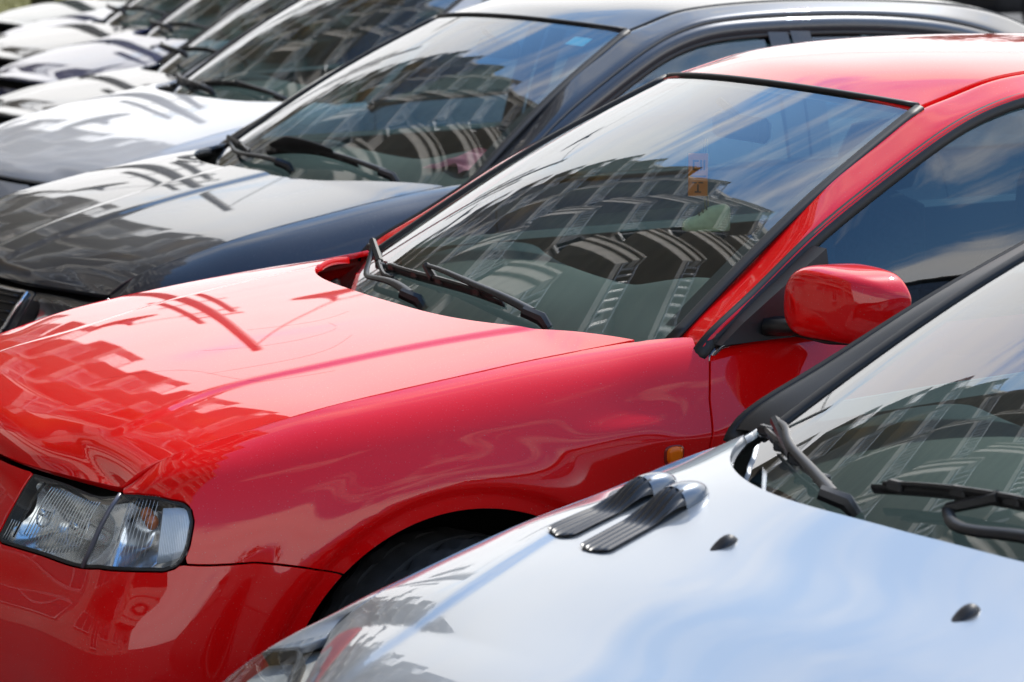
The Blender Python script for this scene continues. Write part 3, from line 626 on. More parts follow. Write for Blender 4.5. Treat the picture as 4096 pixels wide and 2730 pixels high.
far('blue_hatchback', 'dark blue car, second from the far end of the row', (4.5, 14.4), .12, paint('blue_paint', (.013, .022, .09)), (.90, .925, 1.0))
far('green_sedan', 'blackish green car at the far end of the row', (5.0, 16.6), .12, paint('dark_green_paint', (.004, .022, .022)), (.885, .92, 1.0))
vanp = paint('back_row_paint', (.02, .02, .022), metal=.1)
build_car('back_row_car', 'dark car of the back row at the top right corner', (19.9, 25.3), .12, vanp, res=.03, group='cars of the back row', interior=False)
# ------------------------------------------------------------------ surroundings: the apartment block the cars face, lamp pole, trees, grass
def child(name, data, parent, loc=(0, 0, 0), rz=0, scale=None):
    o = bpy.data.objects.new(name, data); COL.objects.link(o); o.parent = parent; o.location = loc; o.rotation_euler = (0, 0, rz)
    if scale: o.scale = scale
    return o
def data_of(mb, name, m, **k):
    o = mb.build(name, m, None, **k); d = o.data; COL.objects.unlink(o); bpy.data.objects.remove(o); return d
CONC = mat('balcony_concrete', (.48, .435, .37), .85, bump=(8, .3, .02), vary=(1.2, .18))
WALL = mat('facade_render', (.31, .28, .245), .9, vary=(.6, .2))
WHITE_METAL = mat('white_railing', (.55, .56, .57), .45)
WINGLASS = mat('apartment_glass', (.02, .025, .03), .05, spec=.8)
FRAMEW = mat('window_frame_white', (.5, .5, .49), .5)
AWN = mat('mustard_awning', (.42, .27, .05), .8)
def apartment(name, label, A, B, floors, fh, bays, depth=12):
    A = np.array(A); B = np.array(B); L = np.linalg.norm(B-A); d = (B-A)/L; ang = math.atan2(d[1], d[0]); H = floors*fh
    root = empty(name, (A[0], A[1], 0), ang, label, 'building')        # local x along the facade, local -y... facade normal = left or right of travel
    sgn = 1 if (-d[1]*1 + 0) > 0 else -1                               # facade faces the cars: local +y = (-dy, dx)
    mb = MB(); mb.box((L/2, -depth/2, H/2), (L, depth, H)); mb.build('wall', WALL, root)
    mb = MB(); mb.box((L/2, -depth/2, H+.35), (L+.5, depth+.5, .7)); mb.build('roof_parapet', CONC, root)
    bw_ = L/bays
    # one balcony: chevron slab and parapet, white railing on the short flank
    mb = MB(); pl = [(.15, 0), (.15, .85), (bw_*.60, 1.45), (bw_*.82, .55), (bw_*.82, 0)]
    def wall_run(p, q, z0, z1, th):
        p, q = np.array(p), np.array(q); t = (q-p)/np.linalg.norm(q-p); n = np.array((-t[1], t[0]))*th
        V = [(*p, z0), (*q, z0), (*(q-n), z0), (*(p-n), z0), (*p, z1), (*q, z1), (*(q-n), z1), (*(p-n), z1)]
        return V, [(0, 3, 2, 1), (4, 5, 6, 7), (0, 1, 5, 4), (1, 2, 6, 5), (2, 3, 7, 6), (3, 0, 4, 7)]
    V = [(x, y, -.05) for x, y in pl]+[(x, y, .22) for x, y in pl]; n_ = len(pl); mb.add(V, [tuple(range(n_))[::-1], tuple(range(n_, 2*n_))]+[(i, (i+1) % n_, n_+(i+1) % n_, n_+i) for i in range(n_)])
    for p_, q_ in (((.15, 0), (.15, .85)), ((.15, .85), (bw_*.60, 1.45))):
        p_, q_ = np.array(p_), np.array(q_); t_ = (q_-p_)/np.linalg.norm(q_-p_); o_ = np.array((-t_[1], t_[0]))
        mb.add(*wall_run(p_, q_, .22, .58, .14)); mb.add(*wall_run(p_-t_*.05+o_*.06, q_+t_*.05+o_*.06, .60, .96, .22)); mb.add(*wall_run(p_-t_*.08+o_*.12, q_+t_*.08+o_*.12, 1.0, 1.12, .34))
    bal = data_of(mb, 'balcony', CONC)
    mb = MB(); p, q = np.array((bw_*.60, 1.42)), np.array((bw_*.82, .52))
    for z in (.34, 1.08): mb.tube([(*p, z), (*q, z)], .035, 4)
    for k in range(11): c_ = p+(q-p)*(k/10); mb.tube([(*c_, .3), (*c_, 1.08)], .022, 4)
    rail = data_of(mb, 'railing', WHITE_METAL)
    mb = MB()
    for x0, x1, z0, z1 in ((.5, 2.4, .9, 2.35), (2.9, 4.0, .1, 2.35), (4.4, 6.2, .9, 2.35)):
        if x1 < bw_: mb.box(((x0+x1)/2, .02, (z0+z1)/2+.2), (x1-x0, .06, z1-z0))
    wing = data_of(mb, 'window', WINGLASS); mb = MB()
    for x0, x1, z0, z1 in ((.5, 2.4, .9, 2.35), (2.9, 4.0, .1, 2.35), (4.4, 6.2, .9, 2.35)):
        if x1 < bw_:
            for xx in (x0, (x0+x1)/2, x1): mb.box((xx, .06, (z0+z1)/2+.2), (.09, .06, z1-z0+.09))
            for zz_ in (z0, z1): mb.box(((x0+x1)/2, .06, zz_+.2), (x1-x0+.09, .061, .09))
    frm = data_of(mb, 'window_frame', FRAMEW)
    mb = MB(); mb.add([(1.0, 1.0, 2.1), (bw_*.6, 1.5, 2.0), (bw_*.6, .15, 2.75), (1.0, .05, 2.75)], [(0, 1, 2, 3)]); awn = data_of(mb, 'awning', AWN)
    rnd = random.Random(3)
    for f in range(floors):
        for k in range(bays):
            z = f*fh; x = k*bw_
            if f: b_ = child('balcony', bal, root, (x, 0, z)); child('railing', rail, b_)
            w_ = child('window', wing, root, (x, 0, z)); child('frame', frm, w_)
            if f and rnd.random() < .14: child('awning', awn, root, (x, 0, z))
    return root
apt = apartment('apartment_block', 'long tan apartment block with zigzag balconies, mirrored in the windshields and hoods', (10.6, 49.8), (-9.8, -11.2), 9, 3.42, 9)
# ------------------------------------------------------------------ lamp pole with hanging lamps
STEEL = mat('pole_steel', (.05, .05, .052), .6); LAMP = mat('lamp_enamel', (.07, .07, .075), .4)
PX, PY, PH = 7.45, 25.2, 9.45
pole = empty('utility_pole', (PX, PY, 0), 0, 'dark utility pole with crossarms at the far end of the car park', 'pole')
mb = MB(); mb.tube([(0, 0, 0), (0, 0, PH)], [.13, .095], 12); mb.build('mast', STEEL, pole, smooth=True)
acr = np.array((.957, -.29, 0))
for zz_, hw in ((PH-2.0, .42), (PH-2.35, .45), (PH-3.3, .5)):
    mb = MB(); mb.tube([tuple(-acr*hw+np.array((0, 0, zz_))), tuple(acr*hw+np.array((0, 0, zz_)))], .035, 6); mb.build('crossarm', STEEL, pole)
for q in (-.33, .30):
    mb = MB(); mb.tube([tuple(acr*q+np.array((0, 0, PH-4.4))), tuple(acr*q+np.array((0, 0, PH-2.1+.45*(q < 0))))], .062, 8); mb.build('insulator_rod', STEEL, pole, smooth=True)
def hang_lamp(loc, label):
    r = empty('hanging_street_lamp', loc, 0, label, 'street lamp', 'lamps hung on wires by the pole')
    mb = MB(); mb.lathe([(.02, .45), (.04, .43), (.07, .27), (.18, .15), (.48, .04), (.54, 0), (.46, .012), (.0, .06)], 20); mb.build('lamp_shade', LAMP, r, smooth=True)
    return r
l1 = hang_lamp((9.3, 25.3, 7.25), 'dark street lamp on a wire right of the utility pole'); l2 = hang_lamp((6.2, 25.1, 6.55), 'dark street lamp on a wire left of the utility pole')
def wire(a, b, sag, label):
    a, b = np.array(a, float), np.array(b, float); pts = [a+(b-a)*t+np.array((0, 0, -sag*4*t*(1-t))) for t in np.linspace(0, 1, 14)]
    mb = MB(); mb.tube(pts, .016, 5); o = mb.build('overhead_wire', STEEL); tagset(o, label, 'wire', 'overhead wires')
wire((PX, PY, PH-.2), (9.3, 25.3, 7.68), .15, 'thin wire from pole top down to the right-hand lamp')
wire((9.3, 25.3, 7.68), (30, 29, 8.4), .4, 'thin wire running on from the right-hand lamp')
wire((PX, PY, PH-2.1), (6.2, 25.1, 6.98), .1, 'thin wire from crossarm to the left-hand lamp')
# ------------------------------------------------------------------ grass strip and trees beyond the far end of the row
GRASS = mat('dry_grass', (.16, .155, .042), .95, bump=(25, 1, .05), vary=(1.4, .45))
mb = MB(); G = np.array([[(x, y, .006+.05*math.sin(x*.7)*math.sin(y*.5)+.06) for y in np.linspace(21.5, 46, 26)] for x in np.linspace(-8, 15, 28)]); mb.grid(G); o = mb.build('grass', GRASS, smooth=True); tagset(o, 'dry yellow green grass beyond the last car', 'grass', kind='structure')
for v in o.data.vertices: pass
o.data.flip_normals()
# tufts so that the lawn is not a flat sheet
tv = []; tf = []
rg = np.random.RandomState(5)
for k in range(9000):
    x, y = rg.uniform(2, 14.8), rg.uniform(21.6, 42); h = rg.uniform(.06, .16); a = rg.uniform(0, 6.28); w_ = .012; b0 = len(tv); z0 = .05+.05*math.sin(x*.7)*math.sin(y*.5)
    dx, dy = math.cos(a)*w_, math.sin(a)*w_; lx, ly = rg.uniform(-.05, .05, 2)
    tv += [(x-dx, y-dy, z0), (x+dx, y+dy, z0), (x+lx, y+ly, z0+h)]; tf.append((b0, b0+1, b0+2))
tagset(mesh_obj('grass_blades', tv, tf, mat('grass_blade', (.18, .18, .05), .8, vary=(2, .4)), smooth=False), 'dry grass blades on the lawn behind the cars', 'grass', kind='stuff')
BARK = mat('bark', (.07, .055, .04), .9); LEAF = mat('leaf_green', (.045, .075, .022), .7, vary=(1.5, .4))
LEAFD = {}
def tree(loc, h, label, seed):
    rg = np.random.RandomState(seed); root = empty('street_tree', (*loc, 0), rg.uniform(0, 6), label, 'tree', 'trees across the car park')
    mb = MB(); mb.tube([(0, 0, 0), (.05, .05, h*.3), (.1, 0, h*.75)], [.22, .16, .05], 8)
    for k in range(7):
        a = k*2.4; z = h*(.3+.06*k); mb.tube([(.05, 0, z), (math.cos(a)*h*.14, math.sin(a)*h*.14, z+h*.12), (math.cos(a)*h*.24, math.sin(a)*h*.24, z+h*.2)], [.09, .06, .02], 5)
    mb.build('trunk', BARK, root, smooth=True); V = []; F = []
    for k in range(34):
        a = rg.uniform(0, 6.28); rr_ = rg.uniform(0, 1)**.5*h*.30; cz = rg.uniform(.38, .95)*h; rr_ *= 1.15-abs(cz/h-.62)*1.4; c_ = np.array((math.cos(a)*rr_, math.sin(a)*rr_, cz)); cr = rg.uniform(.07, .13)*h
        for q in range(60):
            p = c_+rg.normal(0, .5, 3)*cr; n1 = rg.normal(0, 1, 3); n1 /= np.linalg.norm(n1); n2 = np.cross(n1, rg.normal(0, 1, 3)); n2 /= np.linalg.norm(n2); s = rg.uniform(.10, .2); b0 = len(V)
            V += [p-n1*s, p+n2*s*.6, p+n1*s, p-n2*s*.6]; F.append((b0, b0+1, b0+2, b0+3))
    mesh_obj('crown', V, F, LEAF, root, smooth=False); return root
for i, (x, y, h, lb) in enumerate(((46, 62, 8, 'broad green tree far right across the car park'), (52, 58, 6.5, 'smaller green tree right of the broad one'), (62, 60, 9, 'tall green tree at the far right corner'), (38, 70, 7, 'green tree left of the broad one'), (30, -24, 9, 'tall tree behind the camera to the right'), (12, -32, 7, 'tree behind the camera'), (-6, -34, 8, 'bushy tree behind the camera to the left'))): tree((x, y), h, lb, i)
# ------------------------------------------------------------------ details
RIB = mat('lens_rib', (.80, .83, .85), .12, metal=.7); CLEARWHITE = mat('indicator_flutes', (.72, .76, .80), .25, metal=.35)
MAIN_POLY = [(.0957,.008),(.0944,.1383),(.0905,.262),(.0951,.2786),(.132,.2745),(.1612,.2770),(.162,.2645),(.1764,.0381),(.1751,.026),(.135,.012)]
IND_POLY = [(.1764,.0381),(.162,.2645),(.1612,.2770),(.1732,.2786),(.2008,.3186),(.2150,.3347),(.2220,.3320),(.2262,.318),(.2295,.2866),(.232,.2324),(.2305,.200),(.226,.178),(.2176,.1603),(.20,.108),(.1780,.034)]
def offset(V, F, d):
    n = vnormals(V, F); W = np.array(V)[:, :3]; return W+n*(np.array(d).reshape(-1, 1) if np.ndim(d) else d)
def side_objs(V, F, name, m, parent, sides, **k):
    for sg in sides: mesh_obj(name, V if sg < 0 else mirror_y(V), F if sg < 0 else flipF(F), m, parent, **k)
def headlight(c, sides=(-1, 1), fine=True, res=.007, dark=False, plain=False):
    net = c.net; L = net_point(net, dens_poly(HL_POLY))
    for sg in sides:
        root = empty('headlight'); root.parent = c.root
        def put(V, F, nm, m): return mesh_obj(nm, V if sg < 0 else mirror_y(V), F if sg < 0 else flipF(F), m, root)
        # rubber frame
        V, F = belt_patch(net, HL_POLY, res, gap=.0015, clips=(lambda V: .0065-seg_dist(V[:, :3], L),)); W = offset(V, F, -.001); W, F = skirt(W, F, .03); put(W, F, 'lamp_seal', RUBBER)
        if plain:                                             # one smooth clear cover over a pale bowl
            P2 = [(a_, -.02 if b_ < .05 else b_) for a_, b_ in HL_POLY]; V, F = belt_patch(net, P2, res, gap=.003); put(offset(V, F, -.022), F, 'reflector', mat('pale_bowl', (.52, .50, .45), .35, metal=.3)); put(offset(V, F, .0), F, 'lens', INDICATOR_LENS); continue
        # reflector bowl
        V, F = belt_patch(net, HL_POLY, res, gap=.006); d = np.minimum(seg_dist(V[:, :3], L)/.05, 1); u = V[:, 3]
        bowl = lambda u0, v0, ru, rv: np.clip(1-((V[:, 3]-u0)/ru)**2-((V[:, 4]-v0)/rv)**2, 0, 1)
        W = offset(V, F, -(.014+.02*d+.05*bowl(.137, .15, .030, .14)**.7+.045*bowl(.108, .15, .016, .13)**.7+.05*bowl(.197, .19, .022, .14)**.7)); put(W, F, 'reflector', REFLECTOR if not dark else mat('dark_reflector', (.30, .30, .31), .15, metal=.7))
        V, F = belt_patch(net, MAIN_POLY, res, gap=.0045); W = offset(V, F, -.001); put(W, F, 'lens', LENS)
        V, F = belt_patch(net, IND_POLY, res, gap=.0045); W = offset(V, F, -.001); put(W, F, 'indicator_lens', INDICATOR_LENS)
        # bar between the two lenses
        P = net_point(net, [(.1770, .03), (.1735, .09), (.1695, .15), (.1655, .21), (.1615, .275)]); mb = MB(); mb.tube(P if sg < 0 else mirror_y(P), .0045, 6); o = mb.build('lens_divider', mat('smoked_divider', (.12, .12, .15), .2), root, smooth=True)
        if not fine: continue
        def surf(uv, din):
            P0 = net_point(net, uv); Pu = net_point(net, [(a+.002, b) for a, b in uv]); Pv = net_point(net, [(a, b+.004) for a, b in uv]); n = np.cross(Pv-P0, Pu-P0); n /= np.linalg.norm(n, axis=1)[:, None]
            s_ = np.sign((n*np.array((-.6, -.8, .1))).sum(1)); return P0-n*s_[:, None]*din
        mb = MB()
        for k in range(19):                                   # moulded flutes of the main lens
            u0 = .1125+k*.00245; v0, v1 = .045+.0*k, .262-.004*abs(k-9)
            pts = surf([(u0-(v-.15)*.035, v) for v in np.linspace(v0, v1, 9)], .0035); mb.tube(pts if sg < 0 else mirror_y(pts), .00105, 5)
        for k in range(5):
            u0 = .098+k*.0022; pts = surf([(u0-(v-.15)*.035, v) for v in np.linspace(.19, .262, 5)], .0035); mb.tube(pts if sg < 0 else mirror_y(pts), .0009, 5)
        for v in (.128, .180):
            pts = surf([(u0, v+(u0-.15)*.5) for u0 in np.linspace(.138, .160, 8)], .004); mb.tube(pts if sg < 0 else mirror_y(pts), .0009, 5)
        mb.build('lens_flutes', RIB, root, smooth=True)
        mb = MB(); pts = surf([(.1035-(v-.15)*.03, v) for v in np.linspace(.03, .245, 8)], .008); mb.tube(pts if sg < 0 else mirror_y(pts), .0028, 6); mb.build('lens_rim', GLOSSBLACK, root, smooth=True)
        # low-beam ring and bulbs
        for u0, v0, r_, nm in ((.139, .15, .036, 'beam_ring'), (.111, .14, .024, 'beam_ring')):
            C = surf([(u0, v0)], .030)[0]; nrm_ = surf([(u0, v0)], 0)[0]-C; nrm_ /= np.linalg.norm(nrm_); a = np.cross(nrm_, (0, 0, 1)); a /= np.linalg.norm(a); b = np.cross(a, nrm_)
            pts = [C+r_*(math.cos(t)*a+math.sin(t)*b) for t in np.linspace(0, 2*math.pi, 25)]; mb = MB(); mb.tube(np.array(pts) if sg < 0 else mirror_y(pts), .0022, 5, cap=False, up=nrm_ if sg < 0 else nrm_*[1, -1, 1])
            bl = np.array([C-nrm_*.012, C+nrm_*.014]); mb.tube(bl if sg < 0 else mirror_y(bl), [.009, .006], 8); mb.build(nm, CHROME, root, smooth=True)
        for u0, v0, dd, r_ in ((.205, .195, .016, .0125), (.198, .15, .030, .012)):
            C = surf([(u0, v0)], dd)[0]*([1, 1, 1] if sg < 0 else [1, -1, 1]); mb = MB(); mb.lathe([(r_*math.sin(t), r_*1.15*math.cos(t)) for t in np.linspace(0, math.pi, 9)], 14, 'z', C); mb.build('indicator_bulb', AMBER_BULB, root, smooth=True)
        # fluted white outer band of the indicator
        mb = MB(); ks = np.linspace(.2135, .2295, 17)
        for u0 in ks:
            vt = .165+.02*max(0, (u0-.2135)/.016); pts = surf([(u0-(v-.2)*.018, v) for v in np.linspace(vt+.012, .312-.8*max(0, u0-.222), 7)], .0045); mb.tube(pts if sg < 0 else mirror_y(pts), .0023, 5)
        mb.build('indicator_flutes', CLEARWHITE, root, smooth=True)
        mb = MB()
        for k in range(9):
            u0 = .183+k*.003; pts = surf([(u0-(v-.2)*.05, v) for v in np.linspace(.10, .285, 7)], .004); mb.tube(pts if sg < 0 else mirror_y(pts), .0005, 4)
        mb.build('indicator_lines', RIB, root, smooth=True)
def wiper(c, arm, blade, r=.0062, lift=.022, br=.0075, spoiler=None):
    w = empty('wiper'); w.parent = c.root; up = np.array((-.45, -.15, .88))
    A = np.array(arm, float); Bl = np.array(blade, float)
    Aa = curve(A, 24) if len(A) > 2 else A; mb = MB(); n = len(Aa); mb.tube(Aa, np.linspace(r*.75, r*1.5, n), 8, flat=(1.15, .7), up=up); mb.build('wiper_arm', BLACK, w, sharp=35)
    e = Aa[-1]; mb = MB(); mb.tube([e-np.array((.012, -.012, .0)), e+np.array((.012, -.018, -.012)), e+np.array((.022, -.03, -.03))], [r*2.0, r*2.3, r*1.6], 8, up=up); mb.build('pivot_cap', BLACK, w, sharp=40)
    Bc = curve(Bl, 20); mb = MB(); mb.tube(Bc+up*.004, .006, 6, flat=(.5, 1.4), up=up); mb.build('blade_rubber', RUBBER, w, smooth=True)
    mb = MB(); mb.tube(Bc[1:-1]+up*.016, np.interp(np.linspace(0, 1, 18), [0, .15, .5, .85, 1], [.004, br*.8, br, br*.8, .004]), 6, flat=(.8, .8), up=up)
    for f in (.12, .37, .63, .88): p = Bc[int(f*19)]; mb.box(p+up*.012, (.014, .030, .016), bev=.003)
    if spoiler is not None: mb.tube(Bc[2:-4]+up*.028+np.array((-.012, 0, 0)), np.interp(np.linspace(0, 1, 14), [0, .3, 1], [.006, spoiler, .008]), 8, flat=(.35, 1.2), up=up)
    mb.build('blade_frame', BLACK, w, sharp=35)
    m_ = Bc[len(Bc)//2]; mb = MB(); mb.tube([m_+up*.014, Aa[0]], [.010, .008], 6); mb.build('blade_clip', BLACK, w)
    return w
def up_off(P, d): return [tuple(np.array(p)+np.array((-.45, -.12, .88))*d) for p in P]
# red car
headlight(red)
wiper(red, up_off([(.357,.06,.957),(.357,.007,.956),(.356,-.177,.945),(.365,-.31,.932),(.373,-.40,.918)], .035), [(.382,.345,.942),(.351,.079,.950),(.355,-.131,.950),(.365,-.267,.942)])
wiper(red, up_off([(.415,.47,.962),(.400,.44,.944),(.352,.36,.905),(.338,.30,.905),(.315,.107,.912),(.306,.034,.905)], .032), [(.455,.60,.952),(.40,.42,.945),(.355,.28,.925),(.345,.20,.930)])
def door_mirror(c, sg=-1):
    r = empty('door_mirror'); r.parent = c.root; rows = []
    for y, cx, cz, ax_, az_, e in ((.842, .722, 1.003, .010, .020, 2), (.846, .722, 1.003, .050, .046, 2.4), (.86, .722, 1.008, .070, .060, 2.8), (.90, .724, 1.014, .082, .068, 3.8), (.96, .735, 1.015, .084, .068, 4.2), (1.02, .750, 1.011, .074, .063, 4.2), (1.05, .764, 1.005, .055, .052, 3), (1.066, .775, 1.001, .034, .034, 2.4), (1.069, .778, 1.0, .006, .008, 2)):
        q = []
        for k in range(41):
            a = 2*math.pi*k/40; ca, sa = math.cos(a), math.sin(a); x = ax_*abs(ca)**(2/e)*math.copysign(1, ca); z = az_*abs(sa)**(2/e)*math.copysign(1, sa)
            x = min(x, ax_*.62); q.append((cx+x, sg*y, cz+z))
        rows.append(q)
    G = np.array(rows); N = Net(G); Gd = N(np.linspace(0, 1, 50), np.linspace(0, 1, 80)); mesh_obj('mirror_housing', Gd.reshape(-1, 3), grid_faces(50, 80, sg < 0).tolist(), c.paint, r)
    mb = MB(); yk = sg; mb.box((.7905, yk*.965, 1.008), (.004, .165, .095), bev=.001); mb.build('mirror_glass', CHROME, r)
    mb = MB(); mb.tube([(.66, yk*.79, .955), (.70, yk*.83, .957), (.735, yk*.89, .968)], [.034, .030, .026], 10, flat=(1.3, .6)); mb.tube([(.675, yk*.872, .949), (.71, yk*.95, .9465), (.74, yk*1.03, .949)], [.006, .014, .006], 8, flat=(2.6, .5)); mb.build('mirror_foot', BLACK, r, smooth=True)
    # triangular sail panel in the window corner
    V = [(.545, .786, .928), (.80, .782, .938), (.80, .742, 1.093), (.70, .757, 1.030), (.60, .776, .968)]; V = [(x, yk*(y+.030), z) for x, y, z in V]; mb = MB(); b = [(x, y-yk*.05, z) for x, y, z in V]; mb.add(V+b, [(0, 1, 2, 3, 4) if yk < 0 else (4, 3, 2, 1, 0)]+[(i, (i+1) % 5, 5+(i+1) % 5, 5+i)[::(-1 if yk < 0 else 1)] for i in range(5)]); mb.build('sail_panel', BLACK, r)
    return r
door_mirror(red, -1)
def side_marker(c, sg=-1):
    r = empty('side_indicator'); r.parent = c.root; u0, v0 = .4642, .5565
    def ell(k, n=28): return [(u0+.0056*k*abs(math.cos(t))**.75*math.copysign(1, math.cos(t)), v0+.026*k*abs(math.sin(t))**.75*math.copysign(1, math.sin(t))) for t in np.linspace(0, 2*math.pi, n, endpoint=False)]
    for k, h, m, nm in ((1.16, .0035, mat('marker_base', (.25, .012, .006), .3), 'marker_base'), (.94, .011, AMBER, 'amber_lens')):
        P = ell(k); V, F = belt_patch(c.net, P, .002, gap=0); L = net_point(c.net, dens_poly(P, 2)); d = np.clip(seg_dist(V[:, :3], L)/.009, 0, 1); W = offset(V, F, h*(1-(1-d)**2)**.5+.0008); mesh_obj(nm, W if sg < 0 else mirror_y(W), F if sg < 0 else flipF(F), m, r)
side_marker(red, -1); side_marker(red, 1)
# things hanging from the red car's interior mirror
ORANGE = mat('orange_card', (.85, .20, .015), .55); INK = mat('card_ink', (.12, .03, .01), .6); STR = mat('cream_cord', (.45, .42, .26), .8); SHOE = mat('cream_shoe', (.75, .74, .48), .6, vary=(60, .12))
card = empty('hanging_card', (.955, -.012, 1.204), R(-26), 'orange air freshener card hanging inside the red car', 'card')
mb = MB(); mb.box((0, 0, -.045), (.042, .0025, .092), bev=.0008); mb.build('card_sheet', ORANGE, card)
mb = MB()
for x, z, w_, h_ in ((-.010, -.024, .004, .022), (-.004, -.015, .010, .004), (-.004, -.034, .010, .004), (.006, -.024, .004, .022), (.013, -.024, .004, .022), (0, -.048, .034, .003), (-.008, -.062, .010, .003), (.006, -.062, .010, .003), (0, -.074, .004, .016), (0, -.082, .014, .003)): mb.box((x, -.0022, z), (w_, .001, h_))
mb.build('card_print', INK, card)
shoe = empty('hanging_baby_shoe', (.982, -.003, 1.034), R(-26), 'cream baby shoe hanging on cords inside the red car', 'ornament')
rows = []
for x, zl, zt, hw in ((-.052, .006, .012, .004), (-.049, .002, .020, .014), (-.038, 0, .029, .019), (-.022, 0, .034, .020), (-.008, 0, .044, .019), (.008, 0, .054, .018), (.024, 0, .058, .018), (.040, 0, .060, .017), (.048, .002, .056, .014), (.052, .008, .05, .005)):
    r = []
    for k in range(17): a = 2*math.pi*k/16; ca, sa = math.cos(a), math.sin(a); r.append((x, hw*abs(ca)**.7*math.copysign(1, ca), (zl+zt)/2+(zt-zl)/2*abs(sa)**.7*math.copysign(1, sa)))
    rows.append(r)
G = Net(rows)(np.linspace(0, 1, 30), np.linspace(0, 1, 33)); mesh_obj('shoe_upper', G.reshape(-1, 3), grid_faces(30, 33, True).tolist(), SHOE, shoe)
mb = MB(); mb.tube([(-.050, 0, .004), (-.02, 0, .003), (.02, 0, .003), (.050, 0, .004)], [.012, .021, .0195, .012], 12, flat=(1, .22)); mb.build('shoe_sole', mat('shoe_sole', (.42, .41, .26), .7), shoe, smooth=True)
mb = MB()
for x, z in ((-.016, .040), (-.008, .047), (0, .053)): mb.tube([(x, -.014, z-.004), (x, 0, z+.002), (x, .014, z-.004)], .0016, 5)
mb.build('laces', mat('dark_laces', (.10, .09, .06), .8), shoe, smooth=True)
mb = MB(); mb.tube([(.004, -.004, .055), (.0, -.004, .12), (.0, -.004, .2)], .0012, 5); mb.tube([(-.002, .004, .05), (-.006, .004, .12), (-.004, .004, .2)], .0012, 5); mb.build('cords', STR, shoe, smooth=True)
# silver car
headlight(silver, plain=True)
def nozzle(c, x, y, s=1.0):
    z = float(c.hood_z(np.array(x), np.array(abs(y)))); V = []; rows = []
    for k in range(9):
        f = k/8; xx = x-.020*s+.040*s*f; w_ = .0125*s*math.sin(math.pi*min(1, f*.86+.06))**.7; h = .0115*s*math.sin(math.pi*(f**1.5*.9+.03)); zz_ = float(c.hood_z(np.array(xx), np.array(abs(y))))-.001
        rows.append([(xx, y-w_*math.cos(a), zz_+h*math.sin(a)) for a in np.linspace(0, math.pi, 12)])
    G = np.array(rows); o = mesh_obj('washer_nozzle', G.reshape(-1, 3), grid_faces(9, 12, False).tolist(), mat('nozzle_plastic', (.008, .009, .013), .5), c.root); return o
for y in (-.25, .225): nozzle(silver, -.004, y, 1.1)
VENTD = mat('vent_black', (.010, .011, .014), .35)
def hood_vent(c, x0, x1, y0, y1, wd):
    r = empty('hood_vent'); r.parent = c.root; L = x1-x0
    hz = lambda x, y: float(c.hood_z(np.array(x), np.array(abs(y))))
    yc = lambda x: y0+(y1-y0)*(x-x0)/L
    # ribbed channel that climbs into the scoop mouth
    rows = []
    for f in np.linspace(0, 1, 60):
        x = x0+L*.76*f; rise = max(0, (f-.55)/.45); h = .028*(rise*rise*(3-2*rise)); e = min(1, math.sqrt(max(0, 1-(1-min(f/.09, 1))**2))); e2 = 1-.06*rise**3; row = []
        for q in np.linspace(-1, 1, 56): y = yc(x)+q*wd*e*e2; row.append((x, y, hz(x, y)+.0024+h*((1-rise)*(1-.2*q*q)+rise*.97*max(0, 1-abs(q)**2.4)**.6)-.0015*math.cos(q*math.pi*5.0)*e))
        rows.append(row)
    G = np.array(rows); mesh_obj('ribbed_channel', G.reshape(-1, 3), grid_faces(60, 56, True).tolist(), VENTD, r)
    rows = []
    for f in np.linspace(0, 1, 24):
        x = x0+L*.735+L*.30*f; h = .029*math.cos(f*math.pi/2)**.6 if f < 1 else 0; w_ = wd*math.sqrt(max(.02, 1-f**3)); row = []
        for q in np.linspace(-1, 1, 24): y = yc(x)+q*w_; row.append((x, y, hz(x, y)+.0005+h*(1-abs(q)**2.4)**.6+.0015*(1-abs(q))))
        rows.append(row)
    G = np.array(rows); mesh_obj('scoop', G.reshape(-1, 3), grid_faces(24, 24, True).tolist(), mat('scoop_plastic', (.11, .135, .17), .3, metal=.4, coat=.6), r)
hood_vent(silver, -.075, .150, .520, .540, .034); hood_vent(silver, -.100, .128, .405, .440, .036)
wiper(silver, up_off([(.379,.556,.938),(.352,.500,.937),(.330,.470,.930),(.28,.37,.912),(.225,.25,.895)], .030), [(.404,.625,.933),(.379,.580,.930),(.300,.416,.920),(.243,.265,.908)], r=.006, br=.008)
wiper(silver, up_off([(.255,.05,.915),(.222,-.0,.905),(.228,-.11,.910),(.24,-.25,.905),(.26,-.40,.90)], .016), [(.256,.207,.925),(.263,.064,.941),(.272,-.075,.947),(.30,-.25,.945)], r=.010)
# graphite car
headlight(black, fine=False, dark=True)
def grille(c):
    r = empty('grille'); r.parent = c.root; net = c.net; P = [(.0, .02), (.03, .02), (.060, .021), (.0880, .022), (.0855, .12), (.0815, .21), (.078, .268), (.045, .270), (.0, .270)]
    V, F = belt_patch(net, P, .01, gap=.0, clips=(lambda V: -V[:, 1]+.0,)); W = offset(V, F, .002); mb = MB(); mb.add(W, F); mb.add(mirror_y(W), flipF(F)); mb.build('grille_back', mat('grille_void', (.004, .004, .005), .6), r, smooth=True)
    def line(uv, rad, nm, m, out_=.006):
        Q = net_point(net, uv); Q[:, 0] -= out_; Q = Q[Q[:, 1] <= .001]
        mb = MB(); mb.tube(Q, rad, 6); mb.tube(mirror_y(Q), rad, 6); mb.build(nm, m, r, smooth=True)
    line([(u, .02) for u in np.linspace(.014, .088, 14)]+[(.0855, .12), (.0815, .21), (.078, .268)]+[(u, .27) for u in np.linspace(.076, .014, 12)], .0062, 'chrome_frame', CHROME)
    for v in (.06, .105, .15, .195, .24): line([(u, v) for u in np.linspace(.014, .0815, 10)], .004, 'grille_slat', GLOSSBLACK, .008)
grille(black)
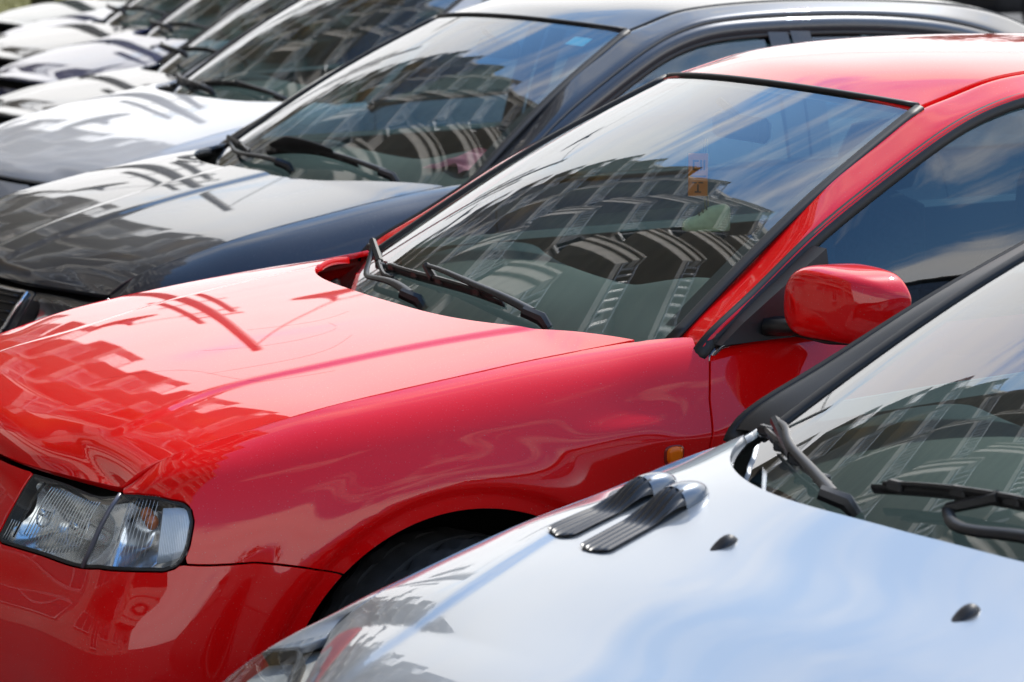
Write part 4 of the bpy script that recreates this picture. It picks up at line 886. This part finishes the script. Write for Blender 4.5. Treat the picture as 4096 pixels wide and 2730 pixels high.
wiper(black, up_off([(.37,-.08,.985),(.38,-.2,.975),(.388,-.36,.958),(.392,-.46,.945)], .03), [(.361,.18,.971),(.372,.02,.988),(.381,-.12,.989),(.388,-.30,.972)], spoiler=.026)
wiper(black, up_off([(.46,.59,.965),(.42,.50,.950),(.349,.308,.942),(.33,.15,.945),(.316,.0,.942)], .026), [(.48,.62,.96),(.42,.45,.965),(.36,.28,.955)])
wiper(white, up_off([(.352,-.08,.99),(.351,-.20,.98),(.352,-.30,.970),(.36,-.40,.955)], .03), [(.354,.271,.976),(.353,-.037,.995),(.372,-.357,.974)])
wiper(white, up_off([(.47,.66,.975),(.40,.48,.97),(.33,.21,.966),(.31,.10,.96)], .03), [(.48,.68,.96),(.40,.45,.962),(.345,.25,.968)])
st = np.array(black.ws(np.linspace(.865, .925, 4), np.linspace(-.86, -.74, 5)))+np.array((.004, 0, -.005)); mesh_obj('sticker', st.reshape(-1, 3), grid_faces(4, 5).tolist(), mat('blue_sticker', (.02, .35, .55), .5), black.wind)
cl = MB(); rows = []
rg = np.random.RandomState(2)
for i in range(14):
    r = []
    for j in range(10):
        u = i/13; v = j/9; r.append((.60+.14*u+.02*math.sin(v*5), -.50+.16*v-.02*math.sin(u*6), .958+.055*math.sin(math.pi*v)*(.35+.65*u)+.010*math.sin(u*9+v*7)+rg.uniform(-.003, .003)))
    rows.append(r)
G = Net(rows)(np.linspace(0, 1, 40), np.linspace(0, 1, 30))
bc, bs = math.cos(.129), math.sin(.129); P = G.reshape(-1, 3); P = np.stack([.714+bc*P[:, 0]-bs*P[:, 1], 2.488+bs*P[:, 0]+bc*P[:, 1], P[:, 2]], 1)
tagset(mesh_obj('pink_cloth', P, grid_faces(40, 30, True).tolist(), mat('pink_fabric', (.55, .16, .22), .9, vary=(40, .1))), 'crumpled pink cloth on the graphite car dashboard', 'cloth')

for y in (-.27, .27): nozzle(navy, .02, y, 1.1); nozzle(kcar, .08, y, 1.0)
for cc in (navy, kcar, dcar):
    zk = cc.hood_z
    wiper(cc, up_off([(.36,-.08,.96*1.0),(.355,-.20,.95),(.36,-.33,.94),(.36,-.42,.93)], .03), [(.36,.27,.955),(.355,-.02,.97),(.37,-.33,.955)])
    wiper(cc, up_off([(.47,.62,.95),(.40,.46,.95),(.33,.21,.945),(.31,.10,.94)], .03), [(.48,.66,.95),(.40,.45,.95),(.345,.25,.95)])

# hairline scratches on the red hood
SCR = mat('scratch', (.16, .01, .012), .5)
for pts in ([(-.42, -.10), (-.30, -.22), (-.27, -.32), (-.24, -.42), (-.10, -.50)], [(-.22, -.12), (-.05, -.24), (.02, -.22), (.03, -.16)], [(-.10, -.05), (.05, -.12), (.10, -.10)], [(-.28, -.30), (-.05, -.36), (.02, -.30)]):
    q = curve([(x, y, float(red.hood_z(np.array(x), np.array(abs(y))))+.0003) for x, y in pts], 24); q[:, 2] = [float(red.hood_z(np.array(a), np.array(abs(b))))+.0002 for a, b in q[:, :2]]
    mb = MB(); mb.tube(q, .00018, 4, flat=(1, .5)); mb.build('scratch', SCR, red.hood)
